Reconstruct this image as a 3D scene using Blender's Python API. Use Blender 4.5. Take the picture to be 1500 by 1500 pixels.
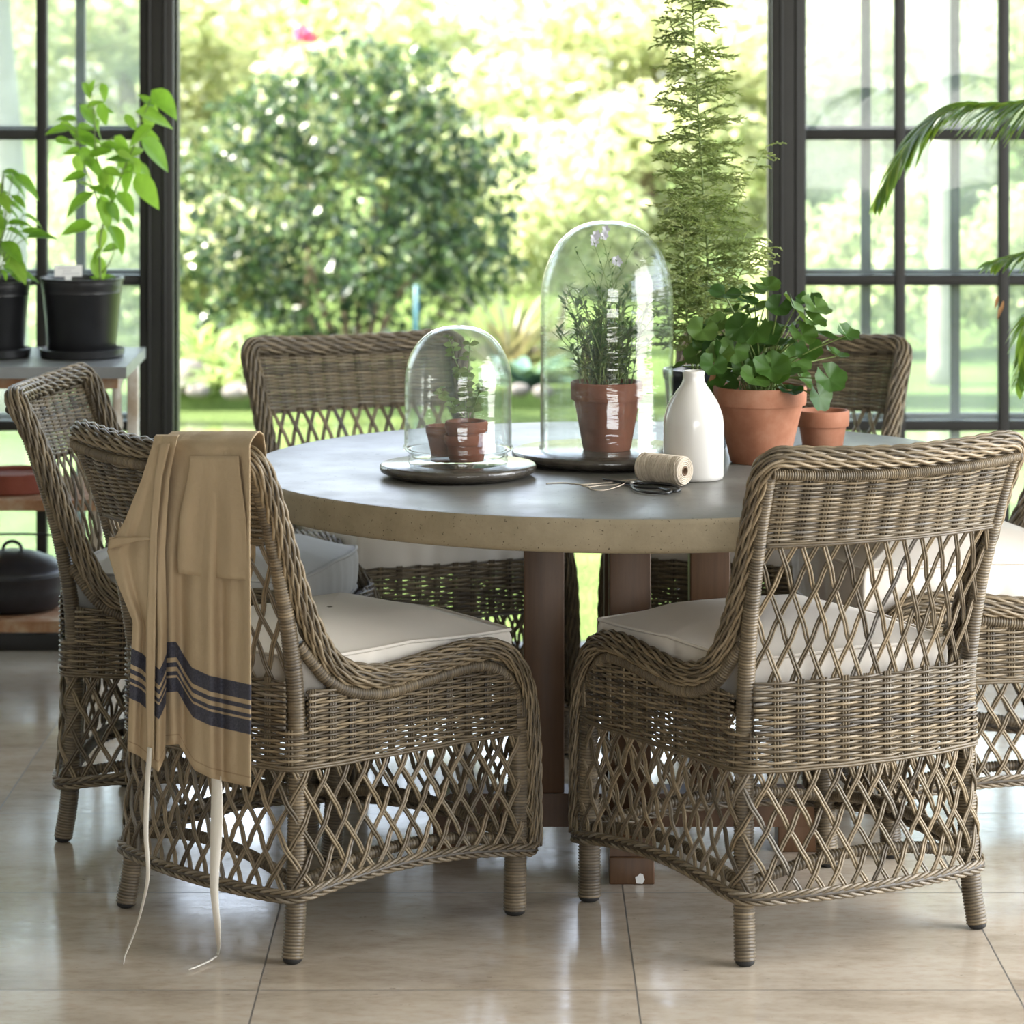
import bpy, bmesh, math, random
import numpy as np
from mathutils import Vector, Matrix
for o in list(bpy.data.objects): bpy.data.objects.remove(o, do_unlink=True)
S = bpy.context.scene
C = S.collection
PI = math.pi
# ------------------------------------------------------------------ camera
F, HZ, CX, CH = 4849.0, 60.0, 745.0, 1.6        # focal (px of the 1500 frame), horizon row, axis column, camera height
cam = bpy.data.cameras.new('camera'); cam_ob = bpy.data.objects.new('camera', cam); C.objects.link(cam_ob)
cam_ob.location = (0, 0, CH); cam_ob.rotation_euler = (PI/2, 0, 0)
cam.sensor_width = 36; cam.lens = F/1500*36
cam.shift_x = (750-CX)/1500; cam.shift_y = -(750-HZ)/1500
cam.clip_end = 300
cam.dof.use_dof = True; cam.dof.focus_distance = 6.05; cam.dof.aperture_fstop = 5.6
S.camera = cam_ob
# ------------------------------------------------------------------ world, sun, daylight, exposure
W = bpy.data.worlds.new('sky'); S.world = W; W.use_nodes = True
wn = W.node_tree; bg = wn.nodes['Background']
sky = wn.nodes.new('ShaderNodeTexSky'); sky.sky_type = 'NISHITA'; sky.sun_disc = False
sky.sun_elevation = math.radians(48); sky.sun_rotation = math.radians(250); sky.air_density = 1.0; sky.dust_density = 1.8; sky.ozone_density = 1.0
hs = wn.nodes.new('ShaderNodeHueSaturation'); hs.inputs['Saturation'].default_value = .5; wn.links.new(sky.outputs[0], hs.inputs['Color']); wn.links.new(hs.outputs[0], bg.inputs[0]); bg.inputs[1].default_value = 0.58
sun = bpy.data.lights.new('sun', 'SUN'); sun.energy = 14.5; sun.angle = math.radians(1.5); sun.color = (1, .93, .80)
sun_ob = bpy.data.objects.new('sun', sun); C.objects.link(sun_ob)
sun_ob.rotation_euler = Vector((-.62, .02, .80)).to_track_quat('Z', 'Y').to_euler()   # sun stands high on the left
def area(name, loc, aim, sx, sy, power, col=(1, 1, 1)):
    l = bpy.data.lights.new(name, 'AREA'); l.shape = 'RECTANGLE'; l.size = sx; l.size_y = sy; l.energy = power; l.color = col
    o = bpy.data.objects.new(name, l); C.objects.link(o); o.location = loc
    o.rotation_euler = (Vector(aim)-Vector(loc)).to_track_quat('-Z', 'Z').to_euler(); return o
area('daylight_right_windows', (3.05, 5.3, 1.5), (0, 5.1, 1.4), 4.0, 2.2, 105, (1, .97, .92))
area('daylight_rear_windows', (1.4, -1.10, 1.7), (1.2, 5, 1.0), 2.7, 1.85, 30, (1, .95, .88))
S.view_settings.view_transform = 'Standard'; S.view_settings.look = 'None'
S.view_settings.exposure = 1.3; S.view_settings.gamma = 1; S.view_settings.use_curve_mapping = False
S.cycles.max_bounces = 10; S.cycles.transparent_max_bounces = 40; S.cycles.diffuse_bounces = 4; S.cycles.glossy_bounces = 4
S.cycles.transmission_bounces = 6; S.cycles.caustics_reflective = False; S.cycles.caustics_refractive = False
S.cycles.use_denoising = True; S.cycles.sample_clamp_indirect = 6
# ------------------------------------------------------------------ helpers
def P(x, y, Y): return np.array([(x-CX)*Y/F, Y, CH-(y-HZ)*Y/F])      # pixel + distance -> point
def nrm(v):
    v = np.asarray(v, float); return v/np.maximum(np.linalg.norm(v, axis=-1, keepdims=True), 1e-12)
def curve(pts, step, closed=False):
    p = np.asarray(pts, float)
    if closed: q = np.vstack([p[-1:], p, p[:2]])
    else: q = np.vstack([2*p[0]-p[1], p, 2*p[-1]-p[-2]])
    out = []
    t = np.linspace(0, 1, 24, endpoint=False)[:, None]
    for i in range(1, len(q)-2):
        a, b, c, d = q[i-1], q[i], q[i+1], q[i+2]
        out.append(.5*((2*b)+(c-a)*t+(2*a-5*b+4*c-d)*t*t+(3*b-a-3*c+d)*t**3))
    out.append(q[-2:-1]); o = np.vstack(out)
    s = np.r_[0, np.cumsum(np.linalg.norm(np.diff(o, axis=0), axis=1))]
    n = max(3, int(round(s[-1]/step))+1); ss = np.linspace(0, s[-1], n)
    return np.stack([np.interp(ss, s, o[:, k]) for k in range(3)], 1)
def transport(p, closed=False):
    T = nrm(np.gradient(p, axis=0)); N = np.zeros_like(p)
    a = np.array([0, 0, 1.]) if abs(T[0, 2]) < .9 else np.array([1., 0, 0])
    n = nrm(np.cross(T[0], a))
    for i in range(len(p)):
        n = n-T[i]*np.dot(n, T[i]); n = n/max(np.linalg.norm(n), 1e-9); N[i] = n
    return T, N, np.cross(T, N)
def clampr(g, c, lim, jit=.0):
    for v in g.v:
        d = v[:, :2]-np.asarray(c)[:2]; r = np.linalg.norm(d, axis=1); k_ = np.where(r > lim, lim/np.maximum(r, 1e-9), 1); v[:, :2] = np.asarray(c)[:2]+d*k_[:, None]
class G:
    def __init__(s): s.v = []; s.f = {}; s.t = []; s.n = 0; s.uv = []
    def add(s, v, faces, tone=.5, uv=None):
        v = np.asarray(v, float).reshape(-1, 3); m = len(v)
        for f in (faces if isinstance(faces, list) else [faces]):
            f = np.asarray(f, int)
            if len(f): s.f.setdefault(f.shape[1], []).append(f+s.n)
        s.v.append(v); s.t.append(np.broadcast_to(np.asarray(tone, float), (m,)).copy())
        s.uv.append(np.zeros((m, 2)) if uv is None else np.asarray(uv, float).reshape(-1, 2)); s.n += m
    def grid(s, v, tone=.5, uv=None, wrap=False):
        v = np.asarray(v, float); a, b = v.shape[:2]; I = np.arange(a*b).reshape(a, b)
        J = np.hstack([I, I[:, :1]]) if wrap else I
        f = np.stack([J[:-1, :-1], J[:-1, 1:], J[1:, 1:], J[1:, :-1]], -1).reshape(-1, 4)
        s.add(v, f, tone if np.ndim(tone) == 0 else np.asarray(tone).reshape(-1), uv)
    def tube(s, p, r, sides=6, tone=.5, ref=None, cap=True, closed=False):
        p = np.asarray(p, float); n = len(p)
        if closed: T = nrm(np.roll(p, -1, 0)-np.roll(p, 1, 0))
        else: T = nrm(np.gradient(p, axis=0))
        if ref is None: T, N, B = transport(p)
        else: N = nrm(np.cross(T, np.broadcast_to(ref, p.shape))); B = np.cross(T, N)
        a = np.linspace(0, 2*PI, sides, endpoint=False)
        r = np.broadcast_to(np.asarray(r, float), (n,))
        v = p[:, None]+r[:, None, None]*(np.cos(a)[None, :, None]*N[:, None]+np.sin(a)[None, :, None]*B[:, None])
        I = np.arange(n*sides).reshape(n, sides); J = np.roll(I, -1, 1)
        fs = np.stack([I[:-1], J[:-1], J[1:], I[1:]], -1).reshape(-1, 4)
        if closed: fs = np.vstack([fs, np.stack([I[-1], J[-1], J[0], I[0]], -1)])
        L = [fs]
        if cap and not closed: L += [I[0][::-1][None], I[-1][None]]
        tt = tone if np.ndim(tone) == 0 else np.repeat(np.asarray(tone), sides)
        s.add(v, L, tt)
    def lathe(s, prof, seg=48, c=(0, 0, 0), tone=.5, M=None):
        prof = np.asarray(prof, float); a = np.linspace(0, 2*PI, seg, endpoint=False)
        v = np.stack([prof[:, None, 0]*np.cos(a), prof[:, None, 0]*np.sin(a), np.repeat(prof[:, 1:2], seg, 1)], -1)
        if M is not None: v = v@np.asarray(M, float).T
        s.grid(v+np.asarray(c, float), tone, wrap=True)
    def box(s, lo, hi, bev=.004, tone=.5, M=None):
        bm = bmesh.new(); bmesh.ops.create_cube(bm, size=1)
        lo = np.asarray(lo, float); hi = np.asarray(hi, float)
        for q in bm.verts: q.co = Vector(((lo+hi)/2+np.array(q.co)*(hi-lo)))
        if bev: bmesh.ops.bevel(bm, geom=bm.edges[:], offset=min(bev, min(hi-lo)*.45), segments=2, profile=.6, affect='EDGES')
        bm.verts.index_update(); v = np.array([q.co[:] for q in bm.verts]); D = {}
        if M is not None: v = v@np.asarray(M)[:3, :3].T+np.asarray(M)[:3, 3]
        for f in bm.faces: D.setdefault(len(f.verts), []).append([q.index for q in f.verts])
        bm.free(); s.add(v, [np.array(x) for x in D.values()], tone)
    def build(s, name, mat, parent=None, smooth=True, uv=False, auto=False):
        me = bpy.data.meshes.new(name); v = np.vstack(s.v)
        me.vertices.add(len(v)); me.vertices.foreach_set('co', v.ravel())
        lo, st, to = [], [], []; k = 0
        for sz, fl in s.f.items():
            f = np.vstack(fl); lo.append(f.ravel()); st.append(k+np.arange(len(f))*sz); to.append(np.full(len(f), sz)); k += f.size
        lo = np.concatenate(lo); me.loops.add(len(lo)); me.loops.foreach_set('vertex_index', lo)
        st = np.concatenate(st); me.polygons.add(len(st)); me.polygons.foreach_set('loop_start', st)
        try: me.polygons.foreach_set('loop_total', np.concatenate(to))
        except Exception: pass
        at = me.attributes.new('tone', 'FLOAT', 'POINT'); at.data.foreach_set('value', np.concatenate(s.t))
        if uv:
            u = me.attributes.new('cloth_uv', 'FLOAT_VECTOR', 'POINT'); q = np.vstack(s.uv)
            u.data.foreach_set('vector', np.hstack([q, np.zeros((len(q), 1))]).ravel())
        me.update(calc_edges=True); me.validate()
        me.shade_smooth() if smooth else me.shade_flat()
        if auto:
            try: me.set_sharp_from_angle(angle=math.radians(auto))
            except Exception: pass
        me.materials.append(mat)
        o = bpy.data.objects.new(name, me); C.objects.link(o)
        if parent is not None: o.parent = parent
        return o
def tag(o, label, cat, group=None):
    o['label'] = label; o['category'] = cat
    if group: o['group'] = group
    return o
def thing(name, label, cat, loc=(0, 0, 0), rz=0, group=None):
    o = bpy.data.objects.new(name, None); o.empty_display_size = .05; C.objects.link(o)
    o.location = loc; o.rotation_euler = (0, 0, rz); return tag(o, label, cat, group)
def struct(o): o['kind'] = 'structure'; return o
def Rz(a): c, s = math.cos(a), math.sin(a); return np.array([[c, -s, 0], [s, c, 0], [0, 0, 1]])
def sm(a, b, x):
    t = np.clip((np.asarray(x, float)-a)/(b-a), 0, 1); return t*t*(3-2*t)
# ------------------------------------------------------------------ materials
class M:
    def __init__(s, name):
        s.m = bpy.data.materials.new(name); s.m.use_nodes = True; s.t = s.m.node_tree; s.b = s.t.nodes['Principled BSDF']
    def n(s, kind, **kw):
        x = s.t.nodes.new('ShaderNode'+kind)
        for k, v in kw.items():
            if k in x.inputs.keys(): x.inputs[k].default_value = v
            else: setattr(x, k, v)
        return x
    def l(s, a, b): s.t.links.new(a, b)
    def ramp(s, fac, stops):
        r = s.n('ValToRGB'); e = r.color_ramp.elements
        while len(e) < len(stops): e.new(.5)
        for x, (p, c) in zip(e, stops): x.position = p; x.color = (*c, 1)
        s.l(fac, r.inputs[0]); return r.outputs[0]
    def coord(s): return s.n('TexCoord').outputs['Object']
    def noise(s, sc, det=4, rough=.55, vec=None, **kw):
        x = s.n('TexNoise', **{'Scale': sc, 'Detail': det, 'Roughness': rough}); s.l(vec or s.coord(), x.inputs['Vector']); return x.outputs[0]
    def attr(s, nm='tone', out='Fac'): return s.n('Attribute', attribute_name=nm).outputs[out]
    def mix(s, f, a, b, mode='MIX'):
        x = s.n('MixRGB', blend_type=mode)
        for i, q in enumerate((f, a, b)):
            if isinstance(q, (int, float)): x.inputs[i].default_value = q
            elif isinstance(q, tuple): x.inputs[i].default_value = (*q, 1)
            else: s.l(q, x.inputs[i])
        return x.outputs[0]
    def math(s, op, a, b=0):
        x = s.n('Math', operation=op)
        for i, q in enumerate((a, b)):
            if isinstance(q, (int, float)): x.inputs[i].default_value = q
            else: s.l(q, x.inputs[i])
        return x.outputs[0]
    def base(s, c): (s.l(c, s.b.inputs['Base Color']) if not isinstance(c, tuple) else setattr(s.b.inputs['Base Color'], 'default_value', (*c, 1)))
    def rough(s, r, spec=.5):
        s.l(r, s.b.inputs['Roughness']) if not isinstance(r, (int, float)) else setattr(s.b.inputs['Roughness'], 'default_value', r)
        s.b.inputs['Specular IOR Level'].default_value = spec
    def bump(s, h, st=.3, d=.002):
        x = s.n('Bump', Strength=st, Distance=d); s.l(h, x.inputs['Height']); s.l(x.outputs[0], s.b.inputs['Normal'])
def simple(name, c, r=.5, spec=.5, var=.15, sc=20, bump=0, bsc=60, bd=.002):
    m = M(name); n = m.noise(sc)
    d = tuple(x*(1-var) for x in c); e = tuple(min(1, x*(1+var)) for x in c)
    m.base(m.ramp(n, [(.3, d), (.7, e)])); m.rough(r, spec)
    if bump: m.bump(m.noise(bsc), bump, bd)
    return m.m
def leafmat(name, stops, trans=.35, rough=.45, tcol=None, spec=.4):
    m = M(name); col = m.ramp(m.attr(), stops); col = m.mix(.25, col, m.ramp(m.noise(45), [(.3, (.25, .25, .25)), (.7, (.75, .75, .75))]), 'OVERLAY')
    m.base(col); m.rough(rough, spec)
    tr = m.n('BsdfTranslucent'); m.l(m.mix(1, col, tcol or (1.0, 1.0, .45), 'MULTIPLY') if True else col, tr.inputs[0])
    g = m.n('Gamma', Gamma=.72); m.l(m.mix(1, col, tcol or (1.0, 1.0, .45), 'MULTIPLY'), g.inputs[0]); m.l(g.outputs[0], tr.inputs[0])
    mx = m.n('MixShader'); mx.inputs[0].default_value = trans
    m.l(m.b.outputs[0], mx.inputs[1]); m.l(tr.outputs[0], mx.inputs[2]); m.l(mx.outputs[0], m.t.nodes['Material Output'].inputs[0])
    return m.m
def glassmat(name, tint, dust=.0, strength=1.0, wav=0, wsc=18):
    m = M(name); m.t.nodes.remove(m.b)
    tr = m.n('BsdfTransparent'); tr.inputs[0].default_value = (*tint, 1)
    gl = m.n('BsdfGlossy'); gl.inputs['Roughness'].default_value = .015
    lw = m.n('LayerWeight', Blend=.5); fr = m.n('Math', operation='MULTIPLY_ADD'); pw = m.n('Math', operation='POWER'); m.l(lw.outputs['Facing'], pw.inputs[0]); pw.inputs[1].default_value = 5; m.l(pw.outputs[0], fr.inputs[0]); fr.inputs[1].default_value = .80; fr.inputs[2].default_value = .035
    if wav:
        b = m.n('Bump', Strength=wav, Distance=.004); mp = m.n('Mapping'); mp.inputs['Scale'].default_value = (.55, .55, 2.6)
        m.l(m.coord(), mp.inputs[0]); m.l(m.noise(wsc, 3, .5, mp.outputs[0]), b.inputs['Height']); m.l(b.outputs[0], gl.inputs['Normal']); m.l(b.outputs[0], lw.inputs['Normal'])
    mx = m.n('MixShader'); m.l(m.math('MULTIPLY', fr.outputs[0], strength), mx.inputs[0]); m.l(tr.outputs[0], mx.inputs[1]); m.l(gl.outputs[0], mx.inputs[2]); out = mx.outputs[0]
    if dust:
        df = m.n('BsdfTranslucent'); df.inputs[0].default_value = (.85, .9, .88, 1)
        m2 = m.n('MixShader'); m.l(m.math('MULTIPLY', m.noise(5), dust*2), m2.inputs[0]); m.l(out, m2.inputs[1]); m.l(df.outputs[0], m2.inputs[2]); out = m2.outputs[0]
    m.l(out, m.t.nodes['Material Output'].inputs[0]); return m.m
def wickermat():
    m = M('woven_wicker'); t = m.attr()
    c = m.ramp(t, [(0, (.032, .025, .018)), (.3, (.078, .060, .038)), (.55, (.136, .106, .066)), (.78, (.230, .176, .106)), (.92, (.190, .162, .122)), (1, (.128, .116, .100))])
    c = m.mix(.35, c, m.ramp(m.noise(70, 3), [(.3, (.3, .3, .3)), (.7, (.72, .72, .72))]), 'OVERLAY')
    m.base(c); m.rough(.42, .45); return m.m
MAT = {}
MAT['wicker'] = wickermat()
MAT['rubber'] = simple('black_rubber', (.012, .012, .012), .55)
def fabric(name, c, sc=900):
    m = M(name); m.base(m.mix(.3, c, m.ramp(m.noise(9, 5), [(.3, tuple(x*.86 for x in c)), (.7, tuple(min(1, x*1.08) for x in c))])))
    m.rough(.85, .2); m.b.inputs['Sheen Weight'].default_value = .15; m.bump(m.noise(sc, 2), .12, .0006); return m.m
MAT['cushion'] = fabric('cream_cotton', (.66, .61, .54))
MAT['cushion_shaded'] = fabric('shaded_cotton', (.50, .49, .47))  # seat fabric with its backlit shade put into the colour as grey
def concrete():
    m = M('polished_concrete'); n1 = m.noise(3.2, 8, .65); n2 = m.noise(240, 2)
    c = m.ramp(n1, [(.3, (.118, .112, .098)), (.5, (.155, .148, .13)), (.72, (.205, .197, .172))])
    pits = m.ramp(m.noise(75, 2, .5), [(.26, (.12, .12, .12)), (.33, (1, 1, 1))])
    c = m.mix(.8, c, pits, 'MULTIPLY'); m.base(m.mix(.2, c, m.ramp(n2, [(.3, (.4, .4, .4)), (.7, (.6, .6, .6))]), 'OVERLAY'))
    m.rough(m.math('ADD', m.math('MULTIPLY', m.noise(6, 6, .6), .34), .22), .42); m.bump(m.noise(9, 6), .08, .004); return m.m
MAT['concrete'] = concrete()
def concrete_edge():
    m = M('cast_concrete_floor_lit'); n1 = m.noise(7, 8, .65)
    c = m.ramp(n1, [(.3, (.20, .165, .105)), (.5, (.27, .225, .15)), (.72, (.35, .295, .20))])  # same concrete as the top; warm floor bounce light painted into the colour
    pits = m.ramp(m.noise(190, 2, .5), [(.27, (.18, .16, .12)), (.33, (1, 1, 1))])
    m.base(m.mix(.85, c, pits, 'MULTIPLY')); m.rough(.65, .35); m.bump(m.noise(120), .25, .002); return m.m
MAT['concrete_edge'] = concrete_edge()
def wood(name, a, b, sc=(30, 30, 2.2), r=.5):
    m = M(name); mp = m.n('Mapping'); mp.inputs['Scale'].default_value = sc; m.l(m.coord(), mp.inputs[0])
    m.base(m.ramp(m.noise(1.6, 8, .62, mp.outputs[0]), [(.3, a), (.7, b)])); m.rough(r, .4); m.bump(m.noise(3, 5, .6, mp.outputs[0]), .1, .002); return m.m
MAT['table_wood'] = wood('warm_brown_timber', (.070, .034, .015), (.125, .064, .029), r=.42)
def floormat():
    m = M('travertine_tiles'); sx = m.n('SeparateXYZ'); m.l(m.coord(), sx.inputs[0])
    T = .6378
    def cell(o, off):
        v = m.math('DIVIDE', m.math('ADD', o, off), T); fr = m.math('FRACT', v); fl = m.math('FLOOR', v)
        return m.math('MINIMUM', fr, m.math('SUBTRACT', 1, fr)), fl
    ex, ix = cell(sx.outputs[0], .4224+T*20); ey, iy = cell(sx.outputs[1], -5.581+T*20)
    e = m.math('MULTIPLY', m.math('MINIMUM', ex, ey), T)
    cv = m.n('CombineXYZ'); m.l(ix, cv.inputs[0]); m.l(iy, cv.inputs[1])
    wn_ = m.n('TexWhiteNoise', noise_dimensions='2D'); m.l(cv.outputs[0], wn_.inputs['Vector'])
    off = m.n('VectorMath', operation='MULTIPLY_ADD'); m.l(wn_.outputs['Color'], off.inputs[0]); off.inputs[1].default_value = (9, 9, 9); m.l(m.coord(), off.inputs[2])
    mp = m.n('Mapping'); mp.inputs['Scale'].default_value = (1, 2.0, 1); m.l(off.outputs[0], mp.inputs[0])
    n1 = m.noise(3.0, 8, .6, mp.outputs[0]); n2 = m.noise(26, 6, .7, mp.outputs[0])
    c = m.ramp(n1, [(.25, (.36, .295, .22)), (.42, (.48, .41, .32)), (.55, (.57, .495, .395)), (.8, (.64, .575, .48))])
    c = m.mix(.5, c, m.ramp(n2, [(.3, (.36, .33, .30)), (.5, (.5, .5, .5)), (.7, (.57, .57, .57))]), 'OVERLAY')
    tn = m.ramp(wn_.outputs['Value'], [(0, (.86, .84, .82)), (1, (1, 1, 1))]); c = m.mix(1, c, tn, 'MULTIPLY')
    pit = m.ramp(m.noise(34, 3, .75, mp.outputs[0]), [(.27, (.30, .24, .18)), (.315, (1, 1, 1))]); c = m.mix(.55, c, pit, 'MULTIPLY')
    g = m.math('LESS_THAN', e, .0016); c = m.mix(g, c, (.12, .105, .085)); m.base(c)
    m.rough(m.math('ADD', m.math('MULTIPLY', n2, .28), m.math('ADD', m.math('MULTIPLY', g, .4), .03)), .95)
    m.bump(m.math('SUBTRACT', m.math('MULTIPLY', n2, .25), g), .22, .002); return m.m
MAT['floor'] = floormat()
MAT['frame'] = simple('charcoal_painted_steel', (.019, .0185, .016), .42, .35, .1)
MAT['plaster'] = simple('white_plaster', (.42, .41, .39), .8, .2, .04, 5)
MAT['pane'] = glassmat('window_glass', (.955, .975, .965), dust=.055)
MAT['cloche'] = glassmat('cloche_glass', (.968, .982, .972), dust=.03, strength=1.35, wav=.6)
MAT['slate'] = simple('dark_slate_stone', (.062, .053, .042), .17, .8, .35, 30, .35, 130, .003)
def ceramic():
    m = M('white_glazed_ceramic'); m.base((.66, .635, .59)); m.rough(.16, .5); m.b.inputs['Coat Weight'].default_value = .4; m.b.inputs['Coat Roughness'].default_value = .08
    m.bump(m.noise(12, 3), .04, .003); return m.m
MAT['ceramic'] = ceramic()
def terra(name, a, b, c):
    m = M(name); col = m.ramp(m.noise(14, 7, .65), [(.3, a), (.52, b), (.75, c)]); m.base(col); m.rough(.72, .3); m.bump(m.noise(90, 4), .15, .0015); return m.m
MAT['terracotta'] = terra('terracotta_clay', (.27, .105, .055), (.355, .15, .085), (.43, .22, .14))
MAT['terracotta_dark'] = terra('aged_terracotta_clay', (.15, .05, .03), (.22, .074, .042), (.28, .105, .063))
MAT['soil'] = simple('potting_soil', (.03, .02, .013), .95, .1, .5, 60, .6, 90, .01)
MAT['black_plastic'] = simple('black_plastic', (.011, .011, .012), .36, .5, .2)
MAT['blue_black_glaze'] = simple('blue_black_glaze', (.018, .023, .03), .2, .6, .2)
MAT['twine'] = M('cotton_twine').m; 
_m = M('cotton_twine_wound'); _m.base(_m.ramp(_m.attr(), [(0, (.44, .37, .28)), (1, (.66, .58, .47))])); _m.rough(.9, .1); MAT['twine'] = _m.m
MAT['card'] = simple('cardboard', (.16, .10, .06), .9)
MAT['iron'] = simple('black_forged_iron', (.014, .014, .014), .28, .6, .3, 40)
MAT['cast_iron'] = simple('cast_iron', (.022, .024, .029), .38, .5, .25, 30, .15, 200)
MAT['stone_top'] = simple('grey_stone_slab', (.23, .24, .24), .38, .5, .2, 8)
MAT['rusty'] = terra('rusty_painted_board', (.22, .09, .035), (.36, .20, .11), (.52, .42, .30))
MAT['white_iron'] = terra('peeling_white_paint', (.45, .36, .26), (.66, .62, .54), (.72, .69, .62))
MAT['clay_red'] = terra('dark_red_clay', (.19, .05, .03), (.25, .07, .045), (.3, .09, .06))
MAT['tag'] = simple('white_plastic_tag', (.8, .8, .78), .5, .4, .03)
MAT['ink'] = simple('faded_ink', (.42, .42, .43), .7)
MAT['tape'] = fabric('white_cotton_tape', (.72, .68, .60))
MAT['bark'] = simple('tree_bark', (.20, .15, .10), .9, .2, .4, 25, .6, 40, .02)
MAT['pale_bark'] = simple('pale_birch_bark', (.26, .245, .21), .8, .2, .2, 6, .4, 20, .02)
MAT['stem'] = simple('green_plant_stem', (.16, .22, .06), .5)
MAT['woody_stem'] = simple('brown_plant_stem', (.16, .12, .06), .7)
MAT['pepper'] = leafmat('bright_green_leaf', [(0, (.11, .25, .02)), (.5, (.19, .38, .035)), (1, (.30, .48, .07))], .55)
MAT['geranium'] = leafmat('geranium_leaf', [(0, (.015, .052, .007)), (.5, (.036, .092, .011)), (1, (.085, .15, .028))], .28, .5)
MAT['feather'] = leafmat('feathery_leaf', [(0, (.22, .30, .10)), (.5, (.37, .46, .18)), (1, (.50, .56, .28))], .5, .6)
MAT['herb'] = leafmat('narrow_herb_leaf', [(0, (.03, .085, .018)), (.5, (.065, .15, .028)), (1, (.17, .27, .05))], .3, .5)
MAT['sage'] = leafmat('sage_green_leaf', [(0, (.13, .19, .07)), (.5, (.21, .29, .12)), (1, (.31, .38, .20))], .3, .6)
MAT['palm'] = leafmat('palm_leaf', [(0, (.06, .16, .02)), (.5, (.14, .27, .03)), (1, (.27, .37, .05))], .45, .4)
MAT['dry'] = simple('dry_brown_leaf', (.22, .11, .04), .8)
MAT['flower'] = simple('pale_lilac_petal', (.70, .66, .76), .6)
MAT['pink'] = simple('pink_petal', (.75, .16, .28), .6)
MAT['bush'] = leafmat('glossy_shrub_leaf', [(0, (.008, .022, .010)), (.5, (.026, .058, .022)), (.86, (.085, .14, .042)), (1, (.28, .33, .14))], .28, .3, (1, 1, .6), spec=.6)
MAT['tree_a'] = leafmat('pale_tree_leaf', [(0, (.24, .30, .13)), (.5, (.45, .48, .27)), (1, (.64, .64, .44))], .55, .5, (1, 1, .78))
MAT['tree_b'] = leafmat('fresh_tree_leaf', [(0, (.28, .35, .16)), (.5, (.45, .50, .28)), (1, (.62, .62, .44))], .55, .5, (1, 1, .74))
MAT['strap'] = leafmat('strap_leaf', [(0, (.08, .15, .05)), (.5, (.19, .27, .11)), (1, (.38, .43, .24))], .4, .4)
MAT['flax'] = leafmat('bronze_flax_leaf', [(0, (.05, .07, .04)), (.5, (.12, .12, .075)), (1, (.22, .18, .13))], .25, .4)
MAT['blue_leaf'] = leafmat('blue_green_leaf', [(0, (.05, .11, .085)), (.5, (.09, .17, .13)), (1, (.15, .23, .19))], .25, .5)
MAT['blue_paint'] = simple('blue_paint', (.015, .085, .11), .5)
MAT['stone'] = simple('garden_stone', (.12, .11, .10), .85, .2, .4, 6, .5, 20, .02)
def lawnmat():
    m = M('mown_lawn'); c = m.ramp(m.noise(3, 6, .7), [(.3, (.075, .125, .030)), (.6, (.12, .175, .05)), (.8, (.19, .23, .09))])
    c = m.mix(.6, c, m.ramp(m.noise(55, 4, .7), [(.3, (.3, .3, .3)), (.7, (.7, .7, .7))]), 'OVERLAY'); m.base(c); m.rough(.9, .1); m.bump(m.noise(60, 4), .9, .05); return m.m
MAT['lawn'] = lawnmat()
def watermat():
    m = M('pond_water'); m.base((.10, .14, .05)); m.rough(.09, .5); m.bump(m.noise(2.5, 3), .05, .05); return m.m
MAT['water'] = watermat()
def apronmat():
    m = M('tan_linen_with_navy_stripes'); u = m.n('Attribute', attribute_name='cloth_uv').outputs['Vector']; sx = m.n('SeparateXYZ'); m.l(u, sx.inputs[0]); d = sx.outputs[1]
    tan = m.ramp(m.noise(6, 5), [(.3, (.41, .31, .195)), (.7, (.48, .37, .24))])
    mask = None
    for a, b in ((.093, .118), (.122, .129), (.137, .145), (.153, .181)):
        q = m.math('MULTIPLY', m.math('GREATER_THAN', d, a), m.math('LESS_THAN', d, b)); mask = q if mask is None else m.math('ADD', mask, q)
    nv = m.ramp(m.noise(300, 2), [(.3, (.045, .045, .062)), (.7, (.085, .085, .105))])
    c = m.mix(mask, tan, nv)
    hem = m.math('MULTIPLY', m.math('GREATER_THAN', d, .0165), m.math('LESS_THAN', d, .0185)); c = m.mix(m.math('MULTIPLY', hem, .55), c, (.2, .13, .07))
    m.base(c); m.rough(.9, .15); m.bump(m.math('ADD', m.math('MULTIPLY', m.noise(900, 2), .03), m.noise(16, 4, .6)), .55, .012); return m.m
MAT['apron'] = apronmat()
# ------------------------------------------------------------------ the room
WY = 8.70                                        # the glazed wall
g = G(); g.box((-2.6, -1.4, -.05), (3.2, WY+.06, 0), 0); struct(g.build('floor', MAT['floor'], smooth=False))
g = G(); g.box((-2.7, -1.5, 2.9), (3.3, WY+.1, 3.0), 0); struct(g.build('ceiling', MAT['plaster'], smooth=False))
g = G(); g.box((-2.7, -1.5, 0), (-2.6, WY, 2.9), 0); struct(g.build('wall_left', MAT['plaster'], smooth=False))
g = G()
for lo, hi in (((3.2, -1.5, 0), (3.3, 3.2, 2.9)), ((3.2, 3.2, 0), (3.3, 8.4, .3)), ((3.2, 3.2, 2.6), (3.3, 8.4, 2.9)), ((3.2, 8.4, 0), (3.3, WY, 2.9))): g.box(lo, hi, 0)
struct(g.build('wall_right', MAT['plaster'], smooth=False))
g = G()
for lo, hi in (((-2.7, -1.5, 0), (0, -1.4, 2.9)), ((0, -1.5, 0), (3.2, -1.4, .7)), ((0, -1.5, 2.6), (3.2, -1.4, 2.9)), ((2.8, -1.5, .7), (3.2, -1.4, 2.6))): g.box(lo, hi, 0)
struct(g.build('wall_rear', MAT['plaster'], smooth=False))
g = G(); g.box((-2.7, WY, 2.42), (3.3, WY+.1, 2.9), 0); struct(g.build('wall_front', MAT['plaster'], smooth=False))
k = WY/F
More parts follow.
